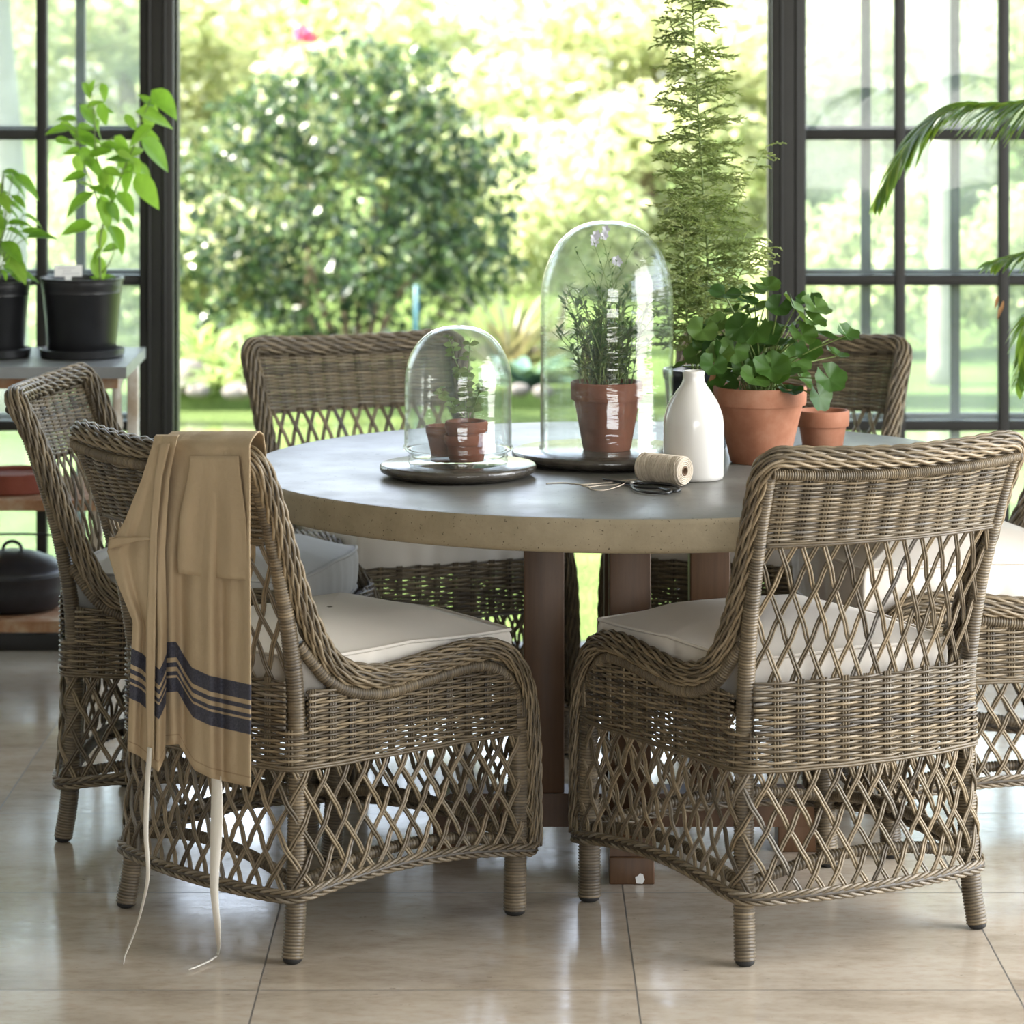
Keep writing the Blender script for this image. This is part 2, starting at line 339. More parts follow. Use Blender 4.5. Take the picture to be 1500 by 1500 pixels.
ROWS = [1.6-k*137, 1.6-k*350, 1.6-k*563, 1.6-k*774]; ROWS = [ROWS[0]+.76, ROWS[0]+.38]+ROWS
def window_wall(name, x0, x1, xs):
    r = bpy.data.objects.new(name, None); C.objects.link(r); r.location = (0, 0, 0); struct(r)
    f = G(); d0, d1 = WY-.02, WY+.02
    f.box((x0, d0, 0), (x1, d1, .045), .003); f.box((x0, d0, 2.37), (x1, d1, 2.42), .003)
    for x in xs: f.box((x-.0135, d0, .045), (x+.0135, d1, 2.37), .003)
    for z in ROWS: f.box((x0, d0+.003, z-.0135), (x1, d1-.003, z+.0135), .003)
    f.build('frame', MAT['frame'], r)
    p = G(); p.box((x0, WY-.002, .045), (x1, WY+.002, 2.37), 0); p.build('pane', MAT['pane'], r, smooth=False)
window_wall('window_1', -2.6, -.966, [(62-CX)*k-.273*i for i in range(0, 6)])
window_wall('window_2', .778, 3.2, [(1317.5-CX)*k+.273*i for i in range(0, 7)])
for nm, xa in (('trim_1', -.966), ('trim_2', .688)):
    g = G(); g.box((xa, WY-.045, 0), (xa+.09, WY+.05, 2.42), .004)
    c = xa+.09 if xa < 0 else xa
    g.box((min(c, c-.025*np.sign(xa)*-1), WY-.03, 0), (max(c, c-.025*np.sign(xa)*-1), WY+.065, 2.42), .003)
    for q in (.022, .062): g.box((xa+q, WY-.052, 0), (xa+q+.008, WY-.04, 2.42), .002)
    struct(g.build(nm, MAT['frame']))
g = G(); g.box((-.876, WY-.05, 2.33), (.688, WY+.05, 2.42), .004); g.box((-.9, WY-.035, -.02), (.7, WY+.06, .014), .003); struct(g.build('trim_3', MAT['frame']))
def door_leaf(name, hinge, sgn):                 # double-door leaves folded back outside
    r = bpy.data.objects.new(name, None); C.objects.link(r); struct(r); y0, y1 = WY+.09, WY+.13; w = .78
    X = lambda a: hinge+sgn*a
    f = G()
    def bar(a, b, z0, z1): f.box((min(X(a), X(b)), y0, z0), (max(X(a), X(b)), y1, z1), .003)
    bar(0, .045, .02, 2.32); bar(w-.045, w, .02, 2.32); bar(.045, w-.045, .02, .20); bar(.045, w-.045, 2.26, 2.32)
    for a in (.262, .262+.237): bar(a-.012, a+.012, .2, 2.26)
    for z in ROWS[:5]: bar(.045, w-.045, z-.004, z+.02)
    f.build('frame', MAT['frame'], r)
    p = G(); p.box((min(X(.045), X(w-.045)), y0+.018, .2), (max(X(.045), X(w-.045)), y0+.022, 2.26), 0); p.build('pane', MAT['pane'], r, smooth=False)
door_leaf('door_1', -.876, -1); door_leaf('door_2', .688, 1)
# ------------------------------------------------------------------ garden ground
g = G(); g.box((-30, WY+.06, -.35), (30, 11.7, -.03), 0); g.box((-30, 11.6, -.4), (30, 60, -.12), 0); g.box((-30, 15.2, -.2), (30, 60, -.02), 0)
struct(g.build('lawn', MAT['lawn'], smooth=False))
g = G(); a = np.linspace(0, 2*PI, 60, endpoint=False); rr = 1+.07*np.sin(3*a)+.05*np.sin(5*a+1)
ring = np.stack([7*rr*np.cos(a), 13.4+1.75*rr*np.sin(a), np.full(60, -.075)], 1); g.add(np.vstack([ring, ring-[0, 0, .03]]), [np.arange(60)[None], np.stack([np.arange(60), np.roll(np.arange(60), -1), np.roll(np.arange(60), -1)+60, np.arange(60)+60], 1)])
struct(g.build('pond_water', MAT['water'], smooth=False))
# ------------------------------------------------------------------ dining chair (local: +y faces forward)
def loopline():
    pts = [(-.272, .262), (-.266, .1), (-.260, -.08), (-.258, -.2), (-.246, -.248), (-.2, -.268), (-.1, -.284), (0, -.289), (.1, -.284), (.2, -.268), (.246, -.248), (.258, -.2), (.260, -.08), (.266, .1), (.272, .262), (.25, .281), (.13, .290), (0, .293), (-.13, .290), (-.25, .281)]
    return curve([(x, y, 0) for x, y in pts], .004, True)[:-1]
LOOP = loopline(); LS = np.r_[0, np.cumsum(np.linalg.norm(np.diff(np.vstack([LOOP, LOOP[:1]]), axis=0), axis=1))]; LL = LS[-1]
LT = nrm(np.roll(LOOP, -1, 0)-np.roll(LOOP, 1, 0)); LN = np.stack([-LT[:, 1], LT[:, 0], LT[:, 2]*0], 1)
if np.dot(LN[0], LOOP[0]) < 0: LN = -LN
LOOPc = np.vstack([LOOP, LOOP[:1]]); LNc = np.vstack([LN, LN[:1]])
def onloop(s):
    s = np.mod(s, LL); f = lambda A, k: np.interp(s, LS, A[:, k])
    return np.stack([f(LOOPc, 0), f(LOOPc, 1), np.zeros_like(s)], -1), nrm(np.stack([f(LNc, 0), f(LNc, 1), np.zeros_like(s)], -1))
ARM = np.array([(-.30, .62), (-.232, .60), (-.2, .562), (-.173, .515), (-.135, .49), (-.093, .480), (-.05, .476), (.0, .481), (.052, .487), (.144, .496), (.209, .489), (.25, .462), (.28, .41), (.296, .31), (.300, .118)])
def armz(y): return np.interp(y, ARM[:-2, 0], ARM[:-2, 1])
PZ = [0, .1, .3, .45, .6, .75, .875]; PX = [.248, .243, .238, .238, .243, .252, .26]; PY = [-.25, -.24, -.232, -.236, -.26, -.303, -.35]
_pc = curve(np.stack([PX, PY, PZ], 1), .005)
def post(z): return np.interp(z, _pc[:, 2], _pc[:, 0]), np.interp(z, _pc[:, 2], _pc[:, 1])
def wrapped(g, pts, r, rng, pitch=.0056, sides=12):
    p = curve(pts, pitch/4); n = len(p); i = np.arange(n); ph = (i % 4)/4.
    r = np.interp(np.linspace(0, 1, n), np.linspace(0, 1, len(np.atleast_1d(r))), np.atleast_1d(r)) if np.ndim(r) else np.full(n, r)
    rr = r-.0022+.0022*np.sqrt(np.abs(np.sin(PI*ph)))*1.25
    base = .52+.10*np.sin(np.arange(n//4+2)*.13+rng.random()*6); tn = (base+rng.normal(0, .075, n//4+2))[i//4]
    g.tube(p, rr, sides, np.clip(tn-.3*(ph == 0), 0, 1))
def rope(g, p, r, rng, N=9, pitch=.115, sr=.0031):
    """thick plaited border: strands laid diagonally round a core"""
    n = len(p); T, Nn, B = transport(p); s = np.r_[0, np.cumsum(np.linalg.norm(np.diff(p, axis=0), axis=1))]
    r = np.broadcast_to(np.asarray(r, float), (n,)); g.tube(p, r*.93, 10, .02)
    for k_ in range(N):                                   # rows of two-strand twists laid side by side round the core
        th0 = 2*PI*k_/N
        for h_ in (0, 1, 2):
            ph = 2*PI*s/pitch+2*PI*h_/3+k_*2.2; sc = r/.0165
            th = th0+np.sin(ph)*.80*PI/N; rad = r*.97+.0042*sc*np.cos(ph)
            q = p+rad[:, None]*(np.cos(th)[:, None]*Nn+np.sin(th)[:, None]*B)
            g.tube(q, sr*sc, 6, np.clip(rng.normal(.55, .2), 0, 1))
def plait(g, p, lat, nor, a, b, rng, K=7, per=.15, sr=.0031):
    s = np.r_[0, np.cumsum(np.linalg.norm(np.diff(p, axis=0), axis=1))]
    for k_ in range(K):
        ph = 2*PI*s/per+2*PI*k_/K
        q = p+(a*np.sin(ph))[:, None]*lat+(b*np.sin(2*ph))[:, None]*nor
        g.tube(q, sr, 6, np.clip(rng.normal(.58, .2), 0, 1))
def weave_runs(mask):
    idx = np.where(mask)[0]
    return [] if not len(idx) else [r_ for r_ in np.split(idx, np.where(np.diff(idx) > 1)[0]+1) if len(r_) > 5]
def make_chair(label, loc, rz):
    rng = np.random.default_rng(4); R = thing('dining_chair', label, 'chair', loc, rz, 'wicker dining chairs around the table')
    wk = MAT['wicker']
    NS = 2*int(round(LL/.044/2)); SP = LL/NS
    # legs
    for sx in (-1, 1):
        for fr in (0, 1):
            gl = G()
            if fr: pts = [(sx*.268, .249, .008), (sx*.264, .255, .12), (sx*.262, .262, .25), (sx*.261, .262, .36)]; rad = [.0215, .0205, .019, .0165]
            else: pts = [(sx*x, y, z) for x, y, z in zip(PX[:4], PY[:4], PZ[:4])]; pts[0] = (sx*.249, -.252, .008); rad = [.0190, .0185, .0172, .016]
            wrapped(gl, pts, rad, rng); L = gl.build('leg', wk, R)
            gf = G(); b = pts[0]; r0 = rad[0]
            gf.lathe([(0.0005, -.008), (r0*.6, -.0075), (r0*.85, -.004), (r0*.9, .0), (r0*.88, .006)], 16, b); gf.build('foot', MAT['rubber'], L)
    for sx in (-1, 1):
        gp = G(); zz = np.array([.33, .45, .55, .65, .75, .82, .868])
        wrapped(gp, [(sx*post(z)[0], post(z)[1], z) for z in zz], [.0175, .0165, .0155, .0145, .0135, .0125, .012], rng); gp.build('back_post', wk, R)
        ga = G(); q = [(sx*.245, -.236, .55), (sx*.25, -.213, .522), (sx*.257, -.18, .484), (sx*.260, -.135, .459), (sx*.2615, -.09, .4485), (sx*.262, -.04, .446), (sx*.263, .052, .457), (sx*.264, .14, .466), (sx*.264, .195, .459), (sx*.263, .235, .432), (sx*.262, .259, .385), (sx*.261, .262, .34)]
        wrapped(ga, q, .0115, rng); ga.build('arm_rail', wk, R)
    gt = G(); u = np.linspace(-1.05, 1.05, 9); wrapped(gt, [(.25*a_, -.362-.034*(1-a_*a_), .862-.008*(1-a_*a_)) for a_ in u], .0088, rng, .0045, 10); gt.build('top_rail', wk, R)
    for a_, b_ in (((-.243, -.238), (-.264, .255)), ((.243, -.238), (.264, .255)), ((-.264, .255), (.264, .255)), ((-.243, -.238), (.243, -.238))):
        gs = G(); m_ = ((a_[0]+b_[0])/2, (a_[1]+b_[1])/2)
        wrapped(gs, [(*a_, .135), (a_[0]*.75+b_[0]*.25, a_[1]*.75+b_[1]*.25, .158), (*m_, .166), (a_[0]*.25+b_[0]*.75, a_[1]*.25+b_[1]*.75, .158), (*b_, .135)], .0105, rng, .007, 10); gs.build('stretcher', wk, R)
    # plaited border
    gb = G(); half = [(.266, .300, .118), (.266, .298, .22), (.266, .295, .32), (.266, .281, .41), (.266, .25, .462), (.266, .209, .489), (.266, .144, .496), (.265, .052, .487), (.264, .0, .481), (.263, -.05, .476), (.262, -.093, .480), (.26, -.135, .490), (.256, -.173, .515), (.252, -.202, .558), (.251, -.228, .61), (.253, -.250, .66), (.257, -.277, .73), (.262, -.305, .80), (.266, -.328, .85), (.262, -.343, .876), (.245, -.352, .886), (.21, -.359, .886), (.13, -.371, .882)]
    full = half+[(0, -.382, .879)]+[(-x, y, z) for x, y, z in half[::-1]]
    p = curve(full, .0065); n = len(p); w = np.minimum(np.arange(n), np.arange(n)[::-1])/n
    rope(gb, p, np.interp(w, [0, .1, .16, 1], [.0115, .0125, .0165, .0175]), rng); gb.build('plaited_border', wk, R)
    # woven seat apron
    ga = G(); s0 = np.linspace(0, LL, int(NS*9)+1)[:-1]; pos, nor = onloop(s0)
    yy, xx = pos[:, 1], pos[:, 0]
    top = np.where(yy < -.215, .487, np.where((yy > .255) & (np.abs(xx) < .262), .452, armz(np.clip(yy, -.16, .27))-.040))
    drear = np.minimum(np.hypot(xx-.240, yy+.236), np.hypot(xx+.240, yy+.236)); dfront = np.minimum(np.hypot(xx-.268, yy-.268), np.hypot(xx+.268, yy-.268))
    for j in range(32):
        z = .334+.0049*j
        off = .0046*np.sin(PI*s0/SP+PI*j+PI/2) if j > 1 else .0046*np.ones_like(s0)
        m_ = (top > z) & (dfront > .019) & ((drear > .019) | (z < .398))
        if j <= 1: m_ = dfront > .014
        q = pos+nor*off[:, None]; q[:, 2] = z+.0005*np.sin(s0*60+j)
        for run in weave_runs(m_): ga.tube(q[run], .0027, 5, np.clip(rng.normal(.55, .2), 0, 1), ref=(0, 0, 1.))
    for i in range(NS):
        tp = np.interp(i*SP, s0, top); tp = .398 if np.interp(i*SP, s0, drear) < .024 else tp
        for d in (-.0052, 0, .0052):
            ps, ns = onloop(np.array([i*SP+d])); ln = np.array([ps[0]+[0, 0, z] for z in np.linspace(.332, tp+.004, 4)]); ga.tube(ln, .0024, 5, np.clip(rng.normal(.45, .2), 0, 1), ref=nor[0])
    ga.build('seat_apron', wk, R)
    # lattice skirt and its plaited foot band
    def zb(s):
        ps, ns = onloop(s); side = np.abs(ns[..., 0]); t = np.clip((ps[..., 1]+.25)/.52, 0, 1); u = np.clip((ps[..., 0]+.27)/.54, 0, 1)
        return .117+.024*sm(.6, .95, side)*4*t*(1-t)+.02*sm(.6, .95, ns[..., 1])*4*u*(1-u)
    gk = G(); sh = 2.8
    for i in range(NS):
        for dr in (-1, 1):
            tn = rng.normal(.6, .17)
            for lane in (-.0031, .0031):
                t = np.linspace(0, 1, 26); tt = t*sh; s = (i+.16*dr)*SP+dr*tt*SP+lane*.92+.0007*dr*np.sin(2*PI*tt*2+1)
                ps, ns = onloop(s); zz = .335+(zb(s)-.335)*t
                o_ = dr*.0024*np.cos(PI*(tt*2+.3))+.012*t*t
                q = ps+ns*o_[:, None]; q[:, 2] = zz
                gk.tube(q, .0025, 5, np.clip(tn+rng.normal(0, .05), 0, 1), ref=np.cross(ns, [0, 0, 1.]))
    gk.build('lattice_skirt', wk, R)
    gf = G(); s = np.linspace(0, LL, 420); ps, ns = onloop(s); ps = ps+ns*.013; ps[:, 2] = zb(s)
    plait(gf, ps, np.tile([0, 0, 1.], (420, 1)), ns, .0095, .0042, rng); gf.tube(ps[:-1], .006, 6, .15, ref=(0, 0, 1.), closed=True); gf.build('foot_band', wk, R)
    # back panel and back lattice
    def back(u, z):
        px, py = post(z); bow = .043+(.034-.043)*np.clip((z-.487)/.39, 0, 1)
        return np.stack([u*px, py-bow*(1-u*u)-.004, z+0*u], -1)
    NB = 12; gpn = G(); un = np.linspace(-.965, .965, NB*9+1)
    for j in range(33):
        z = .731+.0041*j
        off = .0044*np.sin(PI*(un+.965)/1.93*NB+PI*j) if j > 1 else -.0044*np.ones_like(un)
        q = back(un, np.full_like(un, z)-.008*(1-un*un)*sm(.72, .87, z)); q[:, 1] += off; gpn.tube(q, .0024, 5, np.clip(rng.normal(.58, .2), 0, 1), ref=(0, 0, 1.))
    for i in range(NB):
        u0 = -.965+1.93*(i+.5)/NB
        for d in (-.021, 0, .021):
            z = np.linspace(.726, .868, 6); gpn.tube(back(np.full(6, u0+d), z), .0023, 5, np.clip(rng.normal(.45, .2), 0, 1), ref=(1., 0, 0))
    gpn.build('back_panel', wk, R)
    gl = G(); sh = 2.6; du = 1.93/NB
    for i in range(-3, NB+3):
        for dr in (-1, 1):
            tn = rng.normal(.6, .17); ue = -.965+du*(i+.5)+dr*.1*du
            for lane in (-.0108, .0108):
                t = np.linspace(0, 1, 30); u_ = ue+dr*du*sh*t+lane+.002*dr*np.sin(2*PI*t*sh*2+1); z = .735-.25*t; ok = np.abs(u_) < .985
                q = back(u_, z); q[:, 1] += dr*.0022*np.cos(PI*(t*sh*2+.2))
                for run in weave_runs(ok): gl.tube(q[run], .0024, 5, np.clip(tn+rng.normal(0, .05), 0, 1), ref=(0., 1., 0))
    gl.build('back_lattice', wk, R)
    gd = G(); q = LOOP[::6]*.955; m_ = len(q); gd.add(np.vstack([q+[0, 0, .428], q+[0, 0, .437]]), [np.arange(m_)[None][:, ::-1], (np.arange(m_)+m_)[None], np.stack([np.arange(m_), np.roll(np.arange(m_), -1), np.roll(np.arange(m_), -1)+m_, np.arange(m_)+m_], 1)], .2)
    gd.build('seat_base', wk, R, smooth=False)
    return R
def copy_tree(o, parent=None):
    c = o.copy(); C.objects.link(c)
    if parent is not None: c.parent = parent
    for ch in [x for x in C.objects if x.parent == o]: copy_tree(ch, c)
    return c
def heading(f): return math.atan2(f[1], f[0])-PI/2
CHAIRS = [((.505, 6.07), (-.484, .875), 'grey-brown wicker dining chair in front right, seen from behind, nothing on its back'),
          ((-.353, 6.097), (.746, .666), 'grey-brown wicker dining chair with a striped apron hung over its back'),
          ((-.606, 6.8275), (.99, -.14), 'grey-brown wicker dining chair at far left, side-on beside the shelf stand'),
          ((-.222, 7.535), (.42, -.91), 'grey-brown wicker dining chair behind the table with pond behind its backrest'),
          ((.563, 7.545), (-.337, -.94), 'grey-brown wicker dining chair behind the geranium and the small empty pot'),
          ((.94, 6.80), (-.97, -.2), 'grey-brown wicker dining chair cut off by the right edge, only its seat side showing')]
first = None
for (c_, f_, lab) in CHAIRS:
    if first is None: first = make_chair(lab, (*c_, 0), heading(f_)); o = first
    else:
        o = copy_tree(first); o.location = (*c_, 0); o.rotation_euler = (0, 0, heading(f_)); o['label'] = lab
# ------------------------------------------------------------------ seat cushions
def cushion(c_, f_, label, seed, mat, dy=0, rot=0, tilt=0, h=.078):
    rng = np.random.default_rng(seed); hd = heading(f_)+rot; M3 = Rz(hd)
    o3 = np.array([c_[0], c_[1], 0])+Rz(heading(f_))@np.array([0, dy, 0])
    R = thing('seat_cushion', label, 'cushion', tuple(o3+[0, 0, .4375]), hd, 'seat cushions on the wicker chairs')
    out = curve([(-.225, .265, 0), (-.12, .281, 0), (0, .285, 0), (.12, .281, 0), (.225, .265, 0), (.234, .24, 0), (.232, .08, 0), (.226, -.08, 0), (.217, -.185, 0), (.195, -.205, 0), (.1, -.218, 0), (0, -.222, 0), (-.1, -.218, 0), (-.195, -.205, 0), (-.217, -.185, 0), (-.226, -.08, 0), (-.232, .08, 0), (-.234, .24, 0)], .006, True)[:-1]
    n = len(out); cen = np.array([0, .03, 0]); s = np.arange(n)*.006; on = nrm(out-cen)
    ph = rng.random(8)*6; puck = sum(np.sin(s*f+p_) for f, p_ in zip((38, 55, 83, 120), ph))/4
    prof = [(.02, .034, 0), (.2, .033, 0), (.4, .030, 0), (.6, .024, 0), (.78, .014, 0), (.9, .006, .2), (.965, .0015, .6), (1.0, 0, .4), (1.012, -.006, .7), (1.022, -.02, 1), (1.024, -.036, 1), (1.018, -.054, 1), (1.008, -.067, .7), (1.0, -.072, .4), (.95, -.077, .1), (.6, -.078, 0), (.02, -.078, 0)]
    V = []
    fx = rng.random(4)*6
    for q, z, a_ in prof:
        p = cen+(out-cen)*q; p = p+on*(puck*.0042*a_)[:, None]
        und = .004*np.sin(p[:, 0]*11+fx[0])*np.sin(p[:, 1]*9+fx[1]) if z > -.001 else 0
        cr = np.abs(np.sin(np.arctan2(out[:, 1]-.03, out[:, 0])*2))*.006
        p[:, 2] = (.078+z)*(h/.078)+und*(1-q)*1.5-cr*(q > .7)*(z > -.01); V.append(p)
    g = G(); g.grid(np.array(V), .5, wrap=True); g.build('cushion_cover', mat, R)
    for q, z in ((1.008, .0775), (1.008, .0085)):
        g = G(); p = cen+(out-cen)*q+on*.0012; cr = np.abs(np.sin(np.arctan2(out[:, 1]-.03, out[:, 0])*2))*.006; p[:, 2] = z*(h/.078)-(cr if z > .04 else 0); g.tube(p, .0036, 6, .5, ref=(0, 0, 1.), closed=True); g.build('piping', mat, R)
    return R
ck = MAT['cushion']
cushion(*CHAIRS[0][:2], 'cream seat cushion on the front right wicker chair', 1, ck, 0, 0, h=.088)
cushion(*CHAIRS[1][:2], 'cream seat cushion on the wicker chair that carries the apron', 2, ck, 0, 0, h=.085)
cushion(*CHAIRS[2][:2], 'seat cushion with puckered sides and shade painted in grey on the far left chair', 3, MAT['cushion_shaded'], -.03, -.10, h=.10)
cushion(*CHAIRS[3][:2], 'cream seat cushion under the table edge on the chair behind the small cloche', 4, ck, .0, 0, h=.095)
cushion(*CHAIRS[4][:2], 'cream seat cushion on the chair behind the geranium, glimpsed below the table', 5, ck, .0, 0)
cushion(*CHAIRS[5][:2], 'thick cream seat cushion on the chair cut off at the right edge', 6, ck, .03, .0, h=.13)
# ------------------------------------------------------------------ table
TX, TY, TZ = .234, 6.57, .76
tb = thing('dining_table', 'large round dining table with grey concrete top on brown timber pedestal', 'table', (TX, TY, 0))
g = G(); g.lathe([(.0005, .7605), (.3, .7605), (.6, .7605), (.742, .760), (.748, .7588)], 160); g.build('table_top', MAT['concrete'], tb)
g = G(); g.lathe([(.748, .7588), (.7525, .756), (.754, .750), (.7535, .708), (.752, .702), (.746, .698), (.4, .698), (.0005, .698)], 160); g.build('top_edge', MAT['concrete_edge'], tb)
for dx, dy in ((-.164, 0), (.164, 0), (0, -.164), (0, .164)):
    g = G(); g.box((dx-.04, dy-.04, .116), (dx+.04, dy+.04, .698), .003); g.build('pillar', MAT['table_wood'], tb)
def beam(g, L0, L1, w, ang):
    A = Rz(ang); pts = [(L0, .05), (L1, .05), (L1, .085), (L1-.035, .116), (L0+.035, .116), (L0, .085)]; n = len(pts)
    v = np.array([(x, -w/2, z) for x, z in pts]+[(x, w/2, z) for x, z in pts])@A.T
    g.add(v, [np.arange(n)[None], (np.arange(n)+n)[None][:, ::-1], np.stack([np.arange(n), np.arange(n)+n, np.roll(np.arange(n), -1)+n, np.roll(np.arange(n), -1)], 1)])
g = G(); beam(g, -.385, .385, .085, 0); g.build('cross_beam', MAT['table_wood'], tb, smooth=False)
g = G(); beam(g, -.285, .285, .084, PI/2); g.build('cross_beam', MAT['table_wood'], tb, smooth=False)
for dx, dy in ((-.34, 0), (.34, 0), (0, -.25), (0, .25)):
    g = G(); g.box((dx-.043, dy-.043, 0), (dx+.043, dy+.043, .052), .003); pad = g.build('foot_block', MAT['table_wood'], tb)
g = G(); g.add(np.array([(.008, -.2945, .003), (.020, -.2945, .002), (.024, -.2945, .010), (.021, -.2945, .020), (.015, -.2945, .022), (.011, -.2945, .017), (.006, -.2945, .015)]), [np.arange(7)[None]]); g.build('paint_chip', MAT['tag'], tb, smooth=False)
# ------------------------------------------------------------------ things on the table
TT = .7605
def slate(px, Yc, R, label):
    x = (px-CX)*Yc/F; o = G(); o.lathe([(.0005, .0), (R*.80, 0), (R*.88, .003), (R*.985, .011), (R, .016), (R-.001, .0225), (R-.004, .025), (.0005, .025)], 96)
    q = o.build('slate_plate', MAT['slate']); q.location = (x, Yc, TT); return tag(q, label, 'plate', 'round slate plates under the cloches')
slate(671, 6.385, .1515, 'smaller round dark slate plate under the short glass cloche')
slate(889, 6.60, .19, 'larger round dark slate plate under the tall glass cloche')
SZ = TT+.0252
def cloche_prof(R, H, dome, th=.0028, lip=.003):
    z1 = H-dome; a = np.linspace(0, PI/2, 22)
    outp = [(R+lip, 0), (R+lip, .005), (R, .010), (R, z1*.5), (R, z1)]+[(R*math.cos(t)**.82 if t < PI/2-1e-6 else .0004, z1+dome*math.sin(t)) for t in a[1:]]
    inn = [(max(r-th, .0003), z-(th if i > 3 else 0)) for i, (r, z) in enumerate(outp[1:])]
    return outp+inn[::-1]+[(R-th, 0), (R+lip, 0)]
g = G(); g.lathe(cloche_prof(.1327, .456, .160), 96); q = g.build('glass_cloche', MAT['cloche']); q.location = ((889-CX)*6.6/F, 6.6, SZ)
tag(q, 'tall clear glass cloche over the leafy plant in a terracotta pot', 'cloche', 'glass cloches on the table')
g = G(); g.lathe(cloche_prof(.1035, .238, .112), 96); q = g.build('glass_cloche', MAT['cloche']); q.location = ((671-CX)*6.385/F, 6.385, SZ+.0275)
tag(q, 'short clear glass cloche over small terracotta pots', 'cloche', 'glass cloches on the table')
g = G(); g.lathe([(.0005, 0), (.090, 0), (.0955, .002), (.0965, .006), (.0945, .010), (.0965, .015), (.0945, .019), (.0965, .023), (.1035, .0262), (.1035, .0272), (.0915, .0272), (.0905, .014), (.080, .0105), (.0005, .0100)], 96)
q = g.build('glass_dish', MAT['cloche']); q.location = ((671-CX)*6.385/F, 6.385, SZ); tag(q, 'ridged clear glass dish below the short cloche', 'dish')
def potprof(R, H, rb, rimh, rimw, th=.006):
    ro = R-rimw; k2 = (ro-rb)/max(H-rimh, 1e-6)
    return [(.0005, 0), (rb*.96, 0), (rb, .003), (ro, H-rimh-.001), (R-.001, H-rimh), (R, H-rimh+.003), (R+.001, H-.004), (R-.001, H), (R-th*.7, H), (R-th, H-.003), (ro-th, H-rimh-.004), (rb-th*.5, th), (.0005, th)]
def pot(name, x, y, z, R, H, rb, rimh, rimw, mat, label, cat, group=None, soil=None):
    r = thing(name, label, cat, (x, y, z), random.random()*6, group)
    g = G(); g.lathe(potprof(R, H, rb, rimh, rimw), 64); g.build('pot', MAT[mat], r, auto=35)
    if soil:
        g = G(); rs = R-.0075; rs = min(rs, R-.008); a = np.linspace(0, 2*PI, 40, endpoint=False); V = []
        for q in (1, .7, .4, .02): V.append(np.stack([rs*q*np.cos(a), rs*q*np.sin(a), H*soil+.004*(1-q)+.002*np.sin(7*a+q*9)], 1))
        g.grid(np.array(V), wrap=True); g.build('soil', MAT['soil'], r)
    return r
# --- plants -------------------------------------------------------
def basis(d, up):
    d = nrm(d); s = np.cross(up, d); s = nrm(s) if np.linalg.norm(s) > 1e-4 else np.array([1., 0, 0]); return d, s, np.cross(d, s)
def leaf(g, base, d, up, L, Wd, tone, droop=.3, fold=.25, nu=7, nv=5, peak=.42, wave=0):
    d, s, u = basis(np.asarray(d, float), np.asarray(up, float)); t = np.linspace(0, 1, nu)[:, None]; v = np.linspace(-1, 1, nv)[None]
    w = Wd/2*np.sin(PI*np.clip(t, 0, 1)**(math.log(.5)/math.log(peak)))**.85*(1-.25*t)
    x = L*(t-.12*droop*t*t); z = -droop*L*t*t*.6+fold*np.abs(v)*w*1.0+wave*L*np.sin(t*9+v*2)
    p = np.asarray(base, float)+x[..., None]*d+(w*v)[..., None]*s+(z+0*v)[..., None]*u
    g.grid(p, tone)
def round_leaf(g, c, nrml, ax, R, tone, rng):
    n, s, u = basis(nrml, ax); a = np.linspace(-PI*.93, PI*.93, 73); V = []
    ph = rng.random()*6; am = .06+.06*rng.random(); cup = rng.uniform(.10, .38)
    for q in (.03, .3, .55, .78, .92, 1.0):
        r = R*q*(1+q*q*(.15*np.abs(np.sin(a*3.0+.5*PI))-.07+.04*np.abs(np.sin(a*9))))
        z = R*(cup*q*q+am*q*q*np.sin(5*a+ph)+.05*q*np.cos(2*a+ph))
        V.append(np.asarray(c)+(r*np.cos(a))[:, None]*u+(r*np.sin(a))[:, None]*s+z[:, None]*n)
    g.grid(np.array(V), tone)
def at(r): return np.array(r.location)
# large terracotta pot with geranium
GX, GY = (1113-CX)*6.6/F, 6.60
r = pot('potted_geranium', GX, GY, TT, .0925, .152, .059, .036, .007, 'terracotta', 'leafy geranium in a large terracotta pot right of the white bottle', 'potted plant', soil=.86); r.rotation_euler = (0, 0, 0)
rng = np.random.default_rng(11); gs, gl = G(), G()
LV = [(1062, 430, 28), (1105, 425, 27), (1118, 452, 30), (1165, 452, 33), (1195, 450, 27), (1150, 480, 26), (1085, 480, 27), (1108, 485, 27), (1140, 505, 28), (1175, 490, 26), (1190, 470, 25), (1215, 495, 34), (1240, 490, 22), (1035, 505, 27), (1055, 500, 26), (1020, 520, 22), (1000, 535, 20), (1075, 520, 28), (1045, 535, 24), (1060, 565, 27), (1110, 525, 30), (1130, 540, 31), (1150, 545, 30), (1165, 530, 28), (1105, 555, 27), (1140, 565, 26), (1095, 505, 26), (1080, 455, 22), (1125, 420, 22), (1185, 515, 24), (1215, 555, 28), (1200, 580, 26), (1160, 573, 20), (1090, 540, 24), (1070, 545, 22), (1175, 555, 22), (1120, 500, 24), (1050, 475, 20), (1225, 520, 22), (1095, 440, 20), (1185, 440, 24), (1140, 450, 22)]
root = np.array([0, 0, .13])
LV += [(1085+rng.uniform(-60, 85), 520+rng.uniform(-50, 40), rng.uniform(20, 27)) for _ in range(16)]
